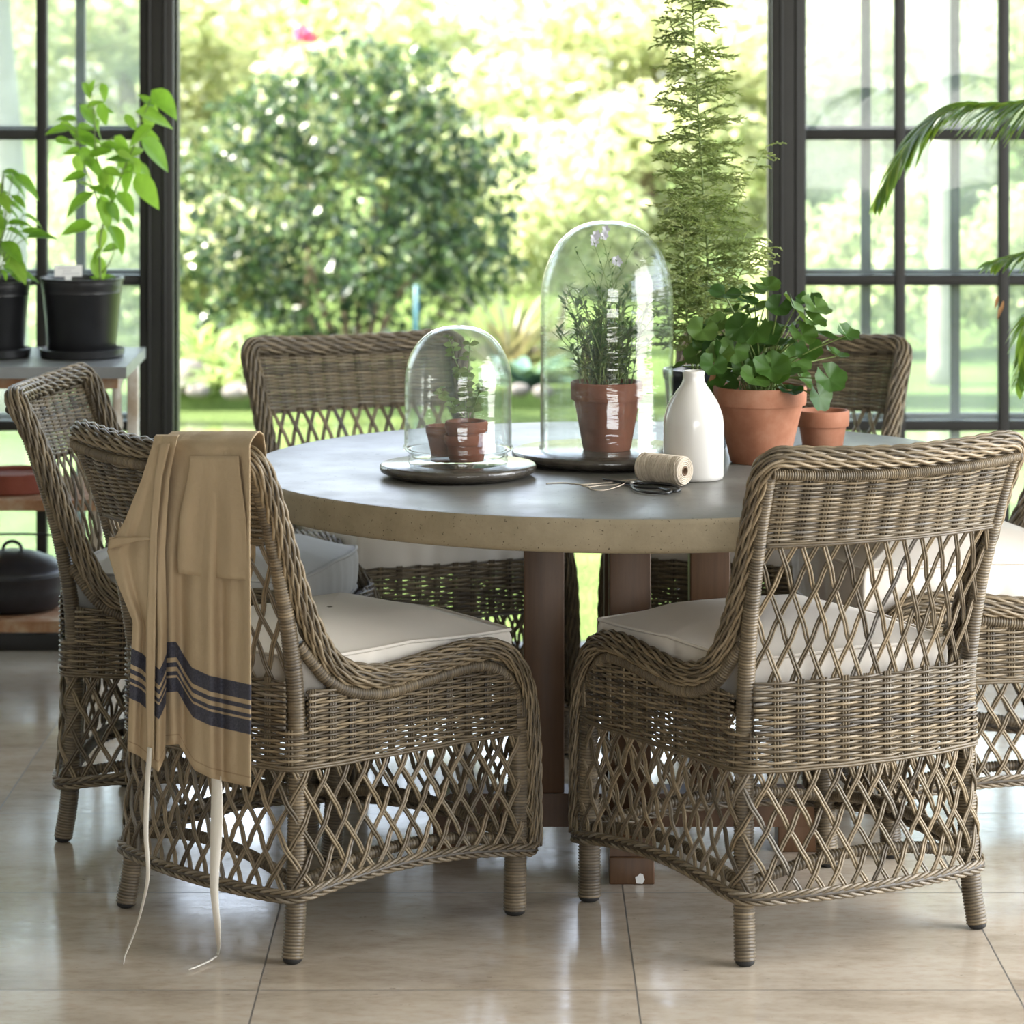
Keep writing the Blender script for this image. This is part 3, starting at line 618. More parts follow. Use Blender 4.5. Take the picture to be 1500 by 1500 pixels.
for (x, y, rp) in LV:
    dpt = GY+rng.uniform(-.11, .09)-(.04 if y > 530 else 0); c = P(x, y, dpt)-[GX, GY, TT]; rad = rp*6.6/F*.82
    out_ = nrm(c-[0, 0, .16]); face = nrm(out_*rng.uniform(.3, .9)+np.array([rng.normal(0, .35), -.55+rng.normal(0, .35), .65+rng.normal(0, .3)]))
    ax = nrm(np.array([rng.normal(0, .5)+out_[0], -.3, -.9+rng.normal(0, .4)])); round_leaf(gl, c, face, ax, rad, np.clip(rng.normal(.5, .22), 0, 1), rng)
    b = root+np.array([rng.normal(0, .018), rng.normal(0, .018), 0]); mid = (b+c)/2+np.array([0, 0, .02])-out_*.01; gs.tube(curve([b, mid, c-face*.002], .012), .0016, 5, .5)
for q in range(5):
    a_ = q*1.3; gs.tube(curve([root+[0, 0, -.01], root+[.03*math.cos(a_), .03*math.sin(a_), .05], root+[.06*math.cos(a_), .05*math.sin(a_), .12]], .012), .0042, 6, .5)
gs.build('stem', MAT['stem'], r); gl.build('foliage', MAT['geranium'], r)
g = G()
for (x, y) in ((1046, 540), (1048, 548), (1150, 578), (1156, 582)): c = P(x, y, GY-.05)-[GX, GY, TT]; leaf(g, c, (rng.normal(), -.5, -.7), (0, -1, .4), .02, .012, .5, .6)
g.build('dead_leaf', MAT['dry'], r)
pot('terracotta_pot', (1205-CX)*6.85/F, 6.85, TT, .0545, .076, .042, .032, .006, 'terracotta', 'small empty terracotta pot right of the geranium', 'plant pot')
# white bottle
g = G(); g.lathe([(.0005, 0), (.052, 0), (.0565, .003), (.058, .009), (.0582, .06), (.0582, .105), (.0560, .122), (.0505, .139), (.0430, .154), (.0340, .168), (.0265, .178), (.0225, .185), (.0205, .192), (.0203, .199), (.0213, .203), (.0208, .2065), (.019, .208), (.0165, .2065), (.016, .19), (.03, .165), (.05, .12), (.052, .02), (.0005, .012)], 72)
q = g.build('ceramic_bottle', MAT['ceramic']); q.location = ((1016-CX)*6.345/F, 6.345, TT); tag(q, 'white glazed ceramic bottle with narrow neck between twine spool and geranium', 'bottle')
# tall feathery plant in a dark pot behind the bottle
FX, FY = (1022-CX)*6.82/F, 6.82
r = pot('potted_feathery_plant', FX, FY, TT, .072, .165, .058, .02, .003, 'blue_black_glaze', 'tall feathery light green plant in dark pot behind the white bottle', 'potted plant', soil=.9); r.rotation_euler = (0, 0, 0)
rng = np.random.default_rng(21); gs, gl = G(), G()
def feather(g, base, d, L, rng, tone, lvl=2):
    """a branch with thread-like leaflets in pairs"""
    d = nrm(d); n = max(4, int(L/.012)); side = nrm(np.cross(d, [0, 0, 1.])+1e-6); upv = np.cross(side, d); p0 = np.asarray(base, float)
    t = np.linspace(0, 1, n); p = p0+np.outer(t*L, d)+np.outer(-.25*L*t*t, [0, 0, 1]); g.tube(p, np.linspace(.0016, .0009, n), 3, tone, cap=False)
    for i in range(1, n):
        for sg in (-1, 1):
            l2 = L*.34*(1-.55*t[i])*rng.uniform(.7, 1.2); dd = nrm(d*.75+side*sg*.8+upv*rng.normal(0, .35)-np.array([0, 0, .15]))
            m_ = 4; tt = np.linspace(0, 1, m_); q = p[i]+np.outer(tt*l2, dd)+np.outer(-.2*l2*tt*tt, [0, 0, 1]); g.tube(q, np.linspace(.0017, .0008, m_), 3, np.clip(tone+rng.normal(0, .12), 0, 1), cap=False)
            if lvl > 1:
                for j_ in (1, 2, 3):
                    for s2 in (-1, 1):
                        d3 = nrm(dd*.8+nrm(np.cross(dd, upv))*s2*.75+upv*rng.normal(0, .3)); l3 = l2*.38*rng.uniform(.6, 1.2); q3 = np.stack([q[j_], q[j_]+d3*l3]); g.tube(q3, [.0016, .0007], 3, np.clip(tone+rng.normal(0, .15), 0, 1), ref=upv, cap=False)
spine = curve([P(1020, 545, FY)-[FX, FY, TT], P(1036, 400, FY)-[FX, FY, TT], P(1030, 280, FY)-[FX, FY, TT], P(1022, 150, FY)-[FX, FY, TT], P(1015, 20, FY)-[FX, FY, TT], P(1012, -70, FY)-[FX, FY, TT]], .01)
spine2 = curve([P(1015, 545, FY-.03)-[FX, FY, TT], P(1005, 450, FY-.04)-[FX, FY, TT], P(1003, 370, FY-.05)-[FX, FY, TT], P(997, 290, FY-.05)-[FX, FY, TT]], .01)
spine3 = curve([P(1025, 545, FY-.01)-[FX, FY, TT], P(1055, 480, FY-.03)-[FX, FY, TT], P(1085, 400, FY-.05)-[FX, FY, TT], P(1125, 355, FY-.06)-[FX, FY, TT]], .01)
spine4 = curve([P(1030, 545, FY+.02)-[FX, FY, TT], P(1050, 420, FY+.02)-[FX, FY, TT], P(1080, 300, FY+.02)-[FX, FY, TT], P(1122, 215, FY+.02)-[FX, FY, TT]], .01)
for sp, rr_ in ((spine, .0034), (spine2, .0026), (spine3, .0022), (spine4, .0014)): gs.tube(sp, np.linspace(rr_, rr_*.35, len(sp)), 6, .5)
def along(sp, t): i = t*(len(sp)-1); a_ = int(min(i, len(sp)-2)); return sp[a_]+(sp[a_+1]-sp[a_])*(i-a_)
for i in range(210):
    t = .10+.90*i/209; b = along(spine, t); az = rng.uniform(0, 2*PI); L = (.115*(1-.42*t)+.006)*rng.uniform(.55, 1.1); feather(gl, b, (math.cos(az), math.sin(az)*.8, rng.uniform(.05, .6)), L, rng, np.clip(rng.normal(.45, .18), 0, 1))
for sp, n_, L_, t0 in ((spine2, 95, .095, .12), (spine3, 40, .07, .3), (spine4, 14, .065, .8)):
    for i in range(n_):
        t = t0+(1-t0)*i/(n_-1); az = rng.uniform(0, 2*PI); feather(gl, along(sp, t), (math.cos(az), math.sin(az), rng.uniform(.0, .6)), L_*rng.uniform(.5, 1.1)*(1-.3*t), rng, np.clip(rng.normal(.55, .18), 0, 1))
gs.build('stem', MAT['stem'], r); gl.build('foliage', MAT['feather'], r)
# plant under the tall cloche
r = pot('potted_herb', (889-CX)*6.6/F, 6.60, SZ, .0715, .136, .048, .036, .0065, 'terracotta_dark', 'narrow-leaved flowering herb in aged terracotta pot under the tall cloche', 'potted plant', soil=.93); r.rotation_euler = (0, 0, 0)
rng = np.random.default_rng(31); gs, gl, gf = G(), G(), G()
for i in range(70):
    az = rng.uniform(0, 2*PI); lean = rng.uniform(.1, 1.0); h = rng.uniform(.06, .20); b = np.array([rng.normal(0, .02), rng.normal(0, .02), .127]); tip = b+np.array([math.cos(az)*lean*.095, math.sin(az)*lean*.085, h])
    p = curve([b, (b+tip)/2+[0, 0, .02], tip], .006); gs.tube(p, np.linspace(.0014, .0007, len(p)), 4, .5)
    for j_ in range(2, len(p)-1, 1):
        a2 = rng.uniform(0, 2*PI)
        if rng.random() < .62: leaf(gl, p[j_], (math.cos(a2), math.sin(a2), rng.uniform(.2, 1.1)), (0, 0, 1), rng.uniform(.022, .042), rng.uniform(.005, .010), np.clip(rng.normal(.42, .22), 0, 1), .2, .3, 4, 3)
for i, (x, y) in enumerate(((842, 365), (868, 350), (882, 345), (905, 380), (935, 345), (925, 415), (918, 385), (856, 420), (895, 360), (945, 375), (870, 400))):
    tip = P(x, y, 6.6+rng.uniform(-.05, .05))-np.array(r.location); b = np.array([rng.normal(0, .018), rng.normal(0, .018), .127]); m_ = b*.5+tip*.5+np.array([-.015*np.sign(tip[0]), 0, .03])
    p = curve([b, m_, tip], .007); gs.tube(p, np.linspace(.0013, .0006, len(p)), 4, .5)
    for j_ in range(5, len(p), 2):
        a2 = rng.uniform(0, 2*PI); leaf(gl, p[j_], (math.cos(a2), math.sin(a2), .8), (0, 0, 1), rng.uniform(.012, .026), .0045, np.clip(rng.normal(.5, .2), 0, 1), .2, .3, 3, 3)
    if i in (1, 2, 3):
        for q_ in range(3):
            c = tip+rng.normal(0, .006, 3)
            for k_ in range(5): a3 = k_*2*PI/5; leaf(gf, c, (math.cos(a3), -.5, math.sin(a3)), (0, -1, .3), .011, .009, .5, .1, .1, 4, 3)
for q_ in (gs, gl, gf): clampr(q_, (0, 0), .122)
gs.build('stem', MAT['stem'], r); gl.build('foliage', MAT['herb'], r); gf.build('flower', MAT['flower'], r)
# little pots under the short cloche
DZ = SZ+.0102
px_, py_ = -.081, 6.362
pot('terracotta_pot', -.1245, 6.425, DZ, .036, .058, .026, .017, .002, 'terracotta_dark', 'small empty terracotta pot at left inside the short cloche', 'plant pot')
pot('terracotta_pot', px_, py_, DZ, .0425, .048, .034, .018, .0045, 'terracotta_dark', 'terracotta pot holding another pot inside the short cloche', 'plant pot')
r = pot('potted_sage_plant', px_, py_, DZ+.0062, .0405, .068, .027, .020, .004, 'terracotta_dark', 'soft green seedling in small terracotta pot nested in another under the short cloche', 'potted plant', soil=.88); r.rotation_euler = (0, 0, 0)
r0 = np.array(r.location); rng = np.random.default_rng(41); gs, gl = G(), G()
ST = [[(682, 612), (680, 560), (668, 530), (661, 505), (655, 492)], [(686, 612), (684, 560), (687, 530), (688, 505), (690, 495)], [(690, 612), (700, 580), (708, 562), (716, 556)], [(678, 612), (664, 590), (650, 575), (645, 570)], [(692, 612), (697, 590), (702, 570)], [(680, 560), (672, 545), (662, 548)], [(680, 612), (655, 585), (645, 578)]]
for k_, s_ in enumerate(ST):
    pts = [P(x, y, 6.362+.012*math.sin(k_*2+i))-r0 for i, (x, y) in enumerate(s_)]; p = curve(pts, .005); gs.tube(p, np.linspace(.0016, .0008, len(p)), 5, .6)
    for j_ in range(3, len(p), 2 if k_ != 4 else 1):
        a2 = rng.uniform(0, 2*PI)
        for sg in (0, PI):
            if rng.random() < .8: leaf(gl, p[j_], (math.cos(a2+sg), math.sin(a2+sg)*.8, rng.uniform(.0, .5)), (rng.normal(0, .2), -.8, .6), rng.uniform(.014, .024), rng.uniform(.011, .016), np.clip(rng.normal(.5, .22), 0, 1), .5, .2, 5, 5, .5)
for q_ in (gs, gl): clampr(q_, np.array([(671-CX)*6.385/F, 6.385])-r0[:2], .092)
gs.build('stem', MAT['sage'], r); gl.build('foliage', MAT['sage'], r)
# twine spool
a0, a1 = P(941, 690, 6.30), P(1003, 694, 6.235); a0[2] = a1[2] = TT+.0292
ax = nrm(a1-a0); cc = (a0+a1)/2; Lh = .050
Mx = np.stack([nrm(np.cross([0, 0, 1.], ax)), np.array([0, 0, 1.]), ax], 1)
r = thing('twine_spool', 'spool of cream cotton twine lying by the white bottle and scissors', 'twine', tuple(cc-[0, 0, .0292]))
g = G(); o_ = np.array([0, 0, .0292]); rc = .0265
g.lathe([(.009, -Lh), (rc-.001, -Lh), (rc, -Lh+.002), (rc, Lh-.002), (rc-.001, Lh), (.009, Lh), (.0085, Lh-.004), (.0085, -Lh+.004), (.009, -Lh)], 40, o_, .25, Mx)
rng = np.random.default_rng(8); t = np.linspace(0, 1, 1500)
for k_ in range(2):
    th = t*2*PI*26*(1 if k_ else -1); zz = (Lh-.003)*(2/PI)*np.arcsin(np.sin(t*PI*(9.37 if k_ else 7.7)+k_))
    q = np.stack([(rc+.0004+.0006*k_)*np.cos(th), (rc+.0004+.0006*k_)*np.sin(th), zz], 1)@Mx.T+o_; g.tube(q, .0009, 4, np.clip(.65+.25*np.sin(t*400), 0, 1), cap=False)
for k_ in range(5):
    th = np.linspace(0, 2*PI, 60); q = np.stack([(.011+.0033*k_)*np.cos(th), (.011+.0033*k_)*np.sin(th), np.full(60, Lh+.0002)], 1)@Mx.T+o_; g.tube(q[:-1], .0014, 5, .9, ref=ax, closed=True)
g.build('twine_winding', MAT['twine'], r)
g = G(); g.lathe([(.0062, -Lh-.001), (.0088, -Lh-.001), (.0088, Lh+.0015), (.0062, Lh+.0015), (.0062, -Lh-.001)], 24, o_, .5, Mx); g.build('cardboard_core', MAT['card'], r)
base_w = np.array(r.location)
def tz(x, y, h=.0012): Yq = (CH-TT)*F/(y-HZ); q = P(x, y, Yq); q[2] = TT+h; return q
g = G(); q = curve([tz(800, 709), tz(820, 708), tz(838, 709), tz(858, 712), tz(868, 718), tz(885, 719), tz(905, 716, .004), tz(918, 710, .006), tz(900, 711), tz(880, 712), tz(862, 714), tz(852, 711), tz(866, 710), tz(890, 708), tz(915, 706, .003), tz(935, 705, .003)], .004)-base_w
g.tube(q, .0011, 5, .9); g.build('loose_end', MAT['twine'], r)
# scissors
sc0 = tz(918, 714, .004); r = thing('scissors', 'black forged iron scissors lying in front of the twine spool', 'scissors', (sc0[0], sc0[1], TT))
b0 = np.array(r.location)
def blade(tip, piv, h): g = G(); d = nrm(tip-piv); s = np.array([-d[1], d[0], 0]); v = []; 
def bladegeo(tip, piv, side, h):
    d = nrm(tip-piv); s = np.array([-d[1], d[0], 0])*side; L = np.linalg.norm(tip-piv); g = G(); V = []
    for t in np.linspace(-.12, 1, 9):
        w = .0075*(1-max(t, 0)**1.5)+.0006; c = piv+d*L*t-s*.0015; V.append([c+[0, 0, h], c+s*w+[0, 0, h], c+s*w*.9+[0, 0, h+.0022], c+[0, 0, h+.003]])
    g.grid(np.array(V), wrap=True); return g
piv = tz(926, 713, 0); 
bladegeo(tz(882, 703.5, 0), piv, 1, .002).build('blade', MAT['iron'], r).location = tuple(-b0)
bladegeo(tz(884, 707, 0), piv, -1, .005).build('blade', MAT['iron'], r).location = tuple(-b0)
for pts in ([(926, 713), (940, 711), (965, 711.5), (985, 714), (996, 719), (992, 722.5), (980, 722), (965, 718), (945, 715.5), (930, 714.5)], [(926, 714), (930, 720), (945, 724), (965, 725.5), (980, 725), (983, 721.5), (970, 718.5), (952, 717.5), (936, 716.5)]):
    g = G(); p = curve([tz(x, y, .0042) for x, y in pts], .003, True); g.tube(p[:-1], .0028, 7, .5, ref=(0, 0, 1.), closed=True); g.build('handle', MAT['iron'], r).location = tuple(-b0)
g = G(); g.lathe([(.0005, .0105), (.003, .0100), (.0042, .008), (.0042, .001)], 16, piv-b0-[0, 0, TT-b0[2]] if False else (piv-b0)); 
g.build('pivot_screw', simple('worn_steel', (.45, .43, .4), .3, .6), r)
# ------------------------------------------------------------------ apron over the chair back
cB, fB = np.array([-.353, 6.097, 0]), np.array([.746, .666, 0]); rB = np.array([.666, -.746, 0])
def to_plane(x, y, off):                        # point at (x,y) of the photo on a vertical plane behind the chair back
    n = -fB; p0 = cB-fB*off; d = np.array([(x-CX)/F, 1, -(y-HZ)/F]); o = np.array([0, 0, CH]); return o+d*(np.dot(p0-o, n)/np.dot(d, n))
ap = thing('apron', 'tan linen apron with navy stripes draped over a chair back', 'apron', tuple(to_plane(300, 650, .40)))
A0 = np.array(ap.location)
def cloth(rows, hem, name, off0, nu=46, nv=64, fold=(.010, 3.2, 0), over=None, seed=0, dmax=None, thick=.0014):
    """rows: (y, xl, xr) of the photo on the plane behind the chair back; hem: (x, y) polyline"""
    rows = np.array(rows, float); V = np.zeros((nv, nu, 3)); UV = np.zeros((nv, nu, 2)); hem = np.array(hem, float)
    for j_ in range(nu):
        u = j_/(nu-1); xb = rows[-1, 1]+u*(rows[-1, 2]-rows[-1, 1]); yb = np.interp(xb, hem[:, 0], hem[:, 1])
        for i in range(nv):
            t = i/(nv-1); y = rows[0, 0]+(yb-rows[0, 0])*t; yq = rows[0, 0]+(rows[-1, 0]-rows[0, 0])*t
            xl = np.interp(yq, rows[:, 0], rows[:, 1]); xr = np.interp(yq, rows[:, 0], rows[:, 2]); x = xl+u*(xr-xl)
            amp = fold[0]*(.15+.85*sm(.02, .6, t)); o_ = off0+amp*(math.sin(2*PI*fold[1]*u+fold[2]+.5*t)+.45*math.sin(2*PI*fold[1]*2.3*u+1+seed+t))
            V[i, j_] = to_plane(x, y, o_); UV[i, j_] = (u, max(0, (yb-y))/830.)
    if over is not None:
        xs = V[0]; pre = []
        for q in over: pre.append(xs+fB*q[0]+np.array([0, 0, q[1]])-rB*q[0]*.92); 
        pre = np.array(pre); V = np.concatenate([pre, V]); UV = np.concatenate([np.tile([[[.5, .6]]], (len(pre), nu, 1)), UV])
    g = G(); g.grid(V-A0, .5, UV); o = g.build(name, MAT['apron'], ap, uv=True)
    m_ = o.modifiers.new('thickness', 'SOLIDIFY'); m_.thickness = thick; m_.offset = 0; return o
ov = [(.168, -.19), (.160, -.16), (.150, -.13), (.125, -.06), (.112, -.022), (.098, .002), (.070, .012), (.040, .0105), (.015, .006)]
cloth([(652, 236, 366), (700, 232, 366), (800, 226, 366), (900, 228, 367), (1000, 232, 367), (1100, 236, 367)], [(180, 1098), (240, 1092), (262, 1090), (285, 1128), (310, 1140), (367, 1153)], 'front_panel', .425, fold=(.0125, 2.1, .6), over=ov, seed=1)
cloth([(650, 224, 258), (700, 208, 248), (760, 183, 244), (803, 157, 242), (850, 172, 243), (905, 195, 244), (1000, 190, 243), (1090, 187, 242)], [(180, 1096), (205, 1108), (232, 1131), (243, 1105)], 'side_fold', .446, fold=(.007, 1.3, 1.2), over=[(.02, .012), (.01, .010)], seed=3)
cloth([(668, 278, 349), (690, 277, 351), (760, 263, 360), (830, 260, 363), (850, 261, 363)], [(255, 838), (300, 845), (362, 850)], 'pocket', .4305, fold=(.0045, 1.3, .62), nv=24, seed=5)
cloth([(650, 234, 248), (700, 226, 237), (780, 219, 230), (900, 215, 228), (1010, 214, 226), (1112, 216, 225)], [(200, 1112), (240, 1112)], 'neck_strap', .458, nu=5, fold=(.001, 1, 0), seed=2)
for o in ap.children:
    if o.name.startswith('neck_strap') or o.name.startswith('pocket'): 
        a_ = o.data.attributes['cloth_uv']; n_ = len(a_.data); b_ = np.zeros(n_*3); a_.data.foreach_get('vector', b_); b_ = b_.reshape(-1, 3); b_[:, 1] = .6; a_.data.foreach_set('vector', b_.ravel())
cloth([(787, 160, 226), (800, 158, 226)], [(150, 808), (175, 800), (200, 793), (228, 790)], 'waist_seam', .4562, nv=5, nu=20, fold=(.002, 1.2, 1.2), seed=4)
def ribbon(pts, wds, name):
    p = curve(pts, .01); w = np.interp(np.linspace(0, 1, len(p)), np.linspace(0, 1, len(wds)), wds); g = G()
    s = np.tile(rB, (len(p), 1))+np.outer(.5*np.sin(np.linspace(0, 5, len(p))), fB); s = nrm(s)
    g.grid(np.stack([p-s*w[:, None]/2, p+s*w[:, None]/2], 1)-A0, .5); o = g.build(name, MAT['tape'], ap); m_ = o.modifiers.new('thickness', 'SOLIDIFY'); m_.thickness = .0012; return o
def fl(x, y): Yq = CH*F/(y-HZ); q = P(x, y, Yq); q[2] = .004; return q
ribbon([to_plane(317, 1135, .415), to_plane(318, 1160, .42), to_plane(317, 1220, .425), to_plane(314, 1300, .43), to_plane(319, 1360, .42), fl(320, 1398), fl(312, 1408), fl(290, 1419), fl(276, 1424)], [.026, .025, .018, .013, .010, .012, .010, .008, .006], 'apron_tie')
ribbon([to_plane(220, 1095, .462), to_plane(216, 1150, .466), to_plane(214, 1220, .47), to_plane(217, 1280, .47), to_plane(208, 1330, .45), to_plane(196, 1370, .43), fl(184, 1402), fl(181, 1416)], [.012, .010, .009, .007, .006, .006, .007, .006], 'apron_tie')
# ------------------------------------------------------------------ shelf stand at left and what stands on it
SH = thing('shelf_stand', 'old three-tier shelf stand with grey stone top by the left window', 'shelf', (-1.35, 8.25, 0))
s0_ = np.array(SH.location)
g = G(); v = [(-2.0, 8.0), (-.924, 8.0), (-.934, 8.52), (-2.0, 8.52)]
def prism(g, poly, z0, z1):
    n = len(poly); V = np.array([(x, y, z0) for x, y in poly]+[(x, y, z1) for x, y in poly])-s0_; i = np.arange(n); g.add(V, [i[None][:, ::-1], (i+n)[None], np.stack([i, np.roll(i, -1), np.roll(i, -1)+n, i+n], 1)])
prism(g, v, .784, .812); g.build('stone_top', MAT['stone_top'], SH, smooth=False)
for z0, z1 in ((.46, .486), (.165, .192)):
    g = G(); prism(g, [(-1.98, 8.03), (-.985, 8.03), (-.985, 8.48), (-1.98, 8.48)], z0, z1); g.build('shelf_board', MAT['rusty'], SH, smooth=False)
g = G(); prism(g, [(-1.98, 8.04), (-.95, 8.04), (-.95, 8.06), (-1.98, 8.06)], .755, .784); g.build('apron_rail', MAT['rusty'], SH, smooth=False)
for x in (-1.955, -1.0):
    for y in (8.06, 8.45):
        g = G(); pr = [(.016, 0), (.018, .02), (.013, .06), (.013, .13), (.02, .15), (.013, .19), (.013, .44), (.021, .47), (.013, .50), (.012, .60), (.017, .62), (.012, .65), (.012, .72), (.022, .75), (.022, .784)]
        g.lathe(pr, 16, (x-s0_[0], y-s0_[1], 0)); g.build('turned_leg', MAT['white_iron'], SH)
g = G(); g.box((-.973-s0_[0], 8.44-s0_[1], 0), (-.945-s0_[0], 8.47-s0_[1], .784), .004); g.build('rear_post', MAT['white_iron'], SH)
def black_pot(px, Yc, Rr, H, label):
    x = (px-CX)*Yc/F; sa = G(); sa.lathe([(.0005, 0), (Rr*.95, 0), (Rr*1.02, .004), (Rr*1.04, .022), (Rr*1.01, .023), (Rr*.98, .006), (.0005, .005)], 48)
    s_ = sa.build('plant_saucer', MAT['black_plastic'], auto=40); s_.location = (x, Yc, .8125); tag(s_, label[0], 'saucer', 'black plastic saucers on the shelf stand')
    r = thing('potted_pepper_plant', label[1], 'potted plant', (x, Yc, .8180), 0, 'leafy plants in black pots')
    g = G(); R = Rr; g.lathe([(.0005, 0), (R*.80, 0), (R*.82, .004), (R*.955, H*.80), (R*.97, H*.81), (R*.965, H*.86), (R*.985, H*.88), (R*.985, H*.96), (R*1.02, H*.965), (R*1.03, H), (R*.97, H), (R*.93, H*.85), (.0005, H*.84)], 56); g.build('pot', MAT['black_plastic'], r, auto=35)
    g = G(); g.lathe([(R*.93, H*.88), (R*.5, H*.90), (.0005, H*.91)], 30); g.build('soil', MAT['soil'], r); return r
r = black_pot(120, 8.25, .102, .193, ('black saucer under the taller plant beside the post', 'bright green leafy plant in black pot beside the window post'))
r0 = np.array(r.location); rng = np.random.default_rng(51); gs, gl = G(), G()
sp1 = [(147, 410), (146, 360), (152, 325), (165, 290), (182, 245), (196, 215), (206, 180), (220, 148)]; sp2 = [(152, 330), (143, 295), (130, 260), (118, 225), (112, 195)]; sp3 = [(165, 290), (150, 255), (140, 220), (138, 170), (134, 135)]; sp4 = [(150, 400), (160, 385), (167, 370)]
ST = [np.array([P(x, y, 8.25+.02*math.sin(i+k_))-r0 for i, (x, y) in enumerate(s_)]) for k_, s_ in enumerate((sp1, sp2, sp3, sp4))]
allp = []
for k_, s_ in enumerate(ST): p = curve(s_, .01); gs.tube(p, np.linspace(.0035 if k_ == 0 else .0022, .0012, len(p)), 6, .5); allp.append(p)
allp = np.vstack(allp)
PL = [(134, 126, 18, 1.2), (140, 150, 22, .5), (155, 161, 22, -.1), (96, 172, 26, 2.9), (84, 190, 30, 3.2), (130, 185, 30, .2), (113, 195, 36, 2.2), (133, 208, 26, -.5), (105, 222, 24, 3.2), (140, 246, 38, -.8), (108, 258, 30, 3.3), (145, 276, 28, 2.6), (160, 280, 26, 2.0), (114, 296, 44, 3.7), (112, 334, 40, 3.4), (156, 316, 40, -1.2), (168, 310, 30, -.9), (148, 352, 30, -1.8), (174, 348, 42, -.9), (186, 296, 38, -.8), (184, 264, 42, -2.0), (172, 232, 34, 3.0), (186, 228, 26, -.3), (200, 220, 28, .6), (196, 242, 32, -.6), (214, 254, 34, -.8), (216, 280, 50, -.95), (230, 226, 54, -.8), (230, 172, 52, -.3), (243, 150, 46, -.7), (214, 146, 24, 2.4), (176, 218, 28, 2.4), (156, 212, 26, 2.8), (190, 330, 24, -.7), (128, 232, 30, -1.1), (166, 252, 26, -.3), (142, 408, 16, 2.5), (158, 405, 18, .4)]
for _ in range(26):
    q = allp[rng.integers(25, len(allp))]+r0; PL.append((CX+q[0]*F/q[1]+rng.uniform(-22, 22), HZ-(q[2]-CH)*F/q[1]+rng.uniform(-14, 12), rng.uniform(22, 40), rng.uniform(-2.6, .4)))
for (x, y, ln, ang) in PL:
    Yq = 8.25+rng.uniform(-.07, .07); c = P(x, y, Yq)-r0; L = ln*8.25/F*1.3; d = np.array([math.cos(ang), rng.normal(0, .35), math.sin(ang)]); d = nrm(d)
    b = c-d*L*.5; up = np.array([rng.normal(0, .3), -.7, .75]); leaf(gl, b, d, up, L, L*rng.uniform(.48, .62), np.clip(rng.normal(.55, .2), 0, 1), rng.uniform(.2, .55), .3, 8, 5, .40)
    nr = allp[np.argmin(np.linalg.norm(allp-b-np.array([0, 0, -.02]), axis=1))]; gs.tube(curve([nr, (nr+b)/2+[0, 0, .006], b], .01), .0009, 4, .5)
gs.build('stem', MAT['stem'], r); gl.build('foliage', MAT['pepper'], r)
r = black_pot(-8, 8.25, .088, .185, ('black saucer at the left edge of the photo', 'bushy green leafy plant in black pot at the left edge of the photo'))
r0 = np.array(r.location); gs, gl = G(), G()
for i in range(46):
    a_ = rng.uniform(0, 2*PI); rad = rng.uniform(.01, .085); h = rng.uniform(.20, .46); c = np.array([rad*math.cos(a_), rad*math.sin(a_), h]); b = np.array([0, 0, .16])
    gs.tube(curve([b, (b+c)/2+[0, 0, .03], c], .02), .0013, 4, .5); d = nrm(np.array([math.cos(a_), math.sin(a_), rng.uniform(-.8, .3)])); L = rng.uniform(.05, .095); leaf(gl, c, d, (0, -.5, 1), L, L*.5, np.clip(rng.normal(.5, .22), 0, 1), rng.uniform(.3, .7), .3, 8, 5)
gs.tube(curve([(.02, 0, .3), (.05, 0, .38), (.075, 0, .44)], .01), .0012, 4, .5)
gs.build('stem', MAT['stem'], r); gl.build('foliage', MAT['pepper'], r)
r = thing('plant_label', 'white plastic plant label stuck in the black pot', 'label', tuple(P(100, 405, 8.175)), .15)
g = G(); g.box((-.034, -.001, .0), (.034, .001, .028), .0006); g.box((-.008, -.001, -.035), (.008, .001, .002), .0006); g.build('tag_plate', MAT['tag'], r, smooth=False)
g = G()
for z, a_, b_ in ((.021, -.024, .012), (.014, -.012, .004), (.007, -.014, .026)):
    for x in np.arange(a_, b_, .007): g.box((x, -.0016, z-.0012), (x+.005, -.0010, z+.0012), 0)
g.build('faint_print', MAT['ink'], r, smooth=False)
g = G(); g.lathe([(.0005, 0), (.098, 0), (.102, .004), (.104, .046), (.101, .050), (.097, .050), (.095, .04), (.0005, .036)], 56); q = g.build('clay_dish', MAT['clay_red'], auto=35)
q.location = ((22-CX)*8.2/F, 8.2, .4865); tag(q, 'dark red clay dish on the middle shelf of the stand', 'dish')
r = thing('iron_casserole', 'black cast iron casserole with domed lid on the bottom shelf', 'cooking pot', ((18-CX)*8.22/F, 8.22, .1925))
g = G(); g.lathe([(.0005, 0), (.105, 0), (.125, .012), (.135, .05), (.139, .085), (.142, .088), (.142, .092), (.13, .092), (.12, .02), (.0005, .012)], 64); g.build('pot', MAT['cast_iron'], r)
g = G(); g.lathe([(.143, .0925), (.144, .098), (.135, .106), (.10, .124), (.06, .138), (.03, .144), (.0005, .146), (.0005, .138), (.06, .131), (.1, .117), (.13, .0975)], 64); lid = g.build('lid', MAT['cast_iron'], r)
g = G(); g.tube(curve([(-.024, -.0, .142), (-.018, 0, .158), (0, 0, .165), (.018, 0, .158), (.024, 0, .142)], .004), .0045, 8); g.build('lid_handle', MAT['cast_iron'], lid)
g = G(); g.tube(curve([(-.14, 0, .075), (-.152, .03, .13), (-.12, .06, .166), (0, .075, .172), (.12, .06, .166), (.152, .03, .13), (.14, 0, .075)], .006), .0028, 8); g.build('bail_handle', MAT['cast_iron'], r)
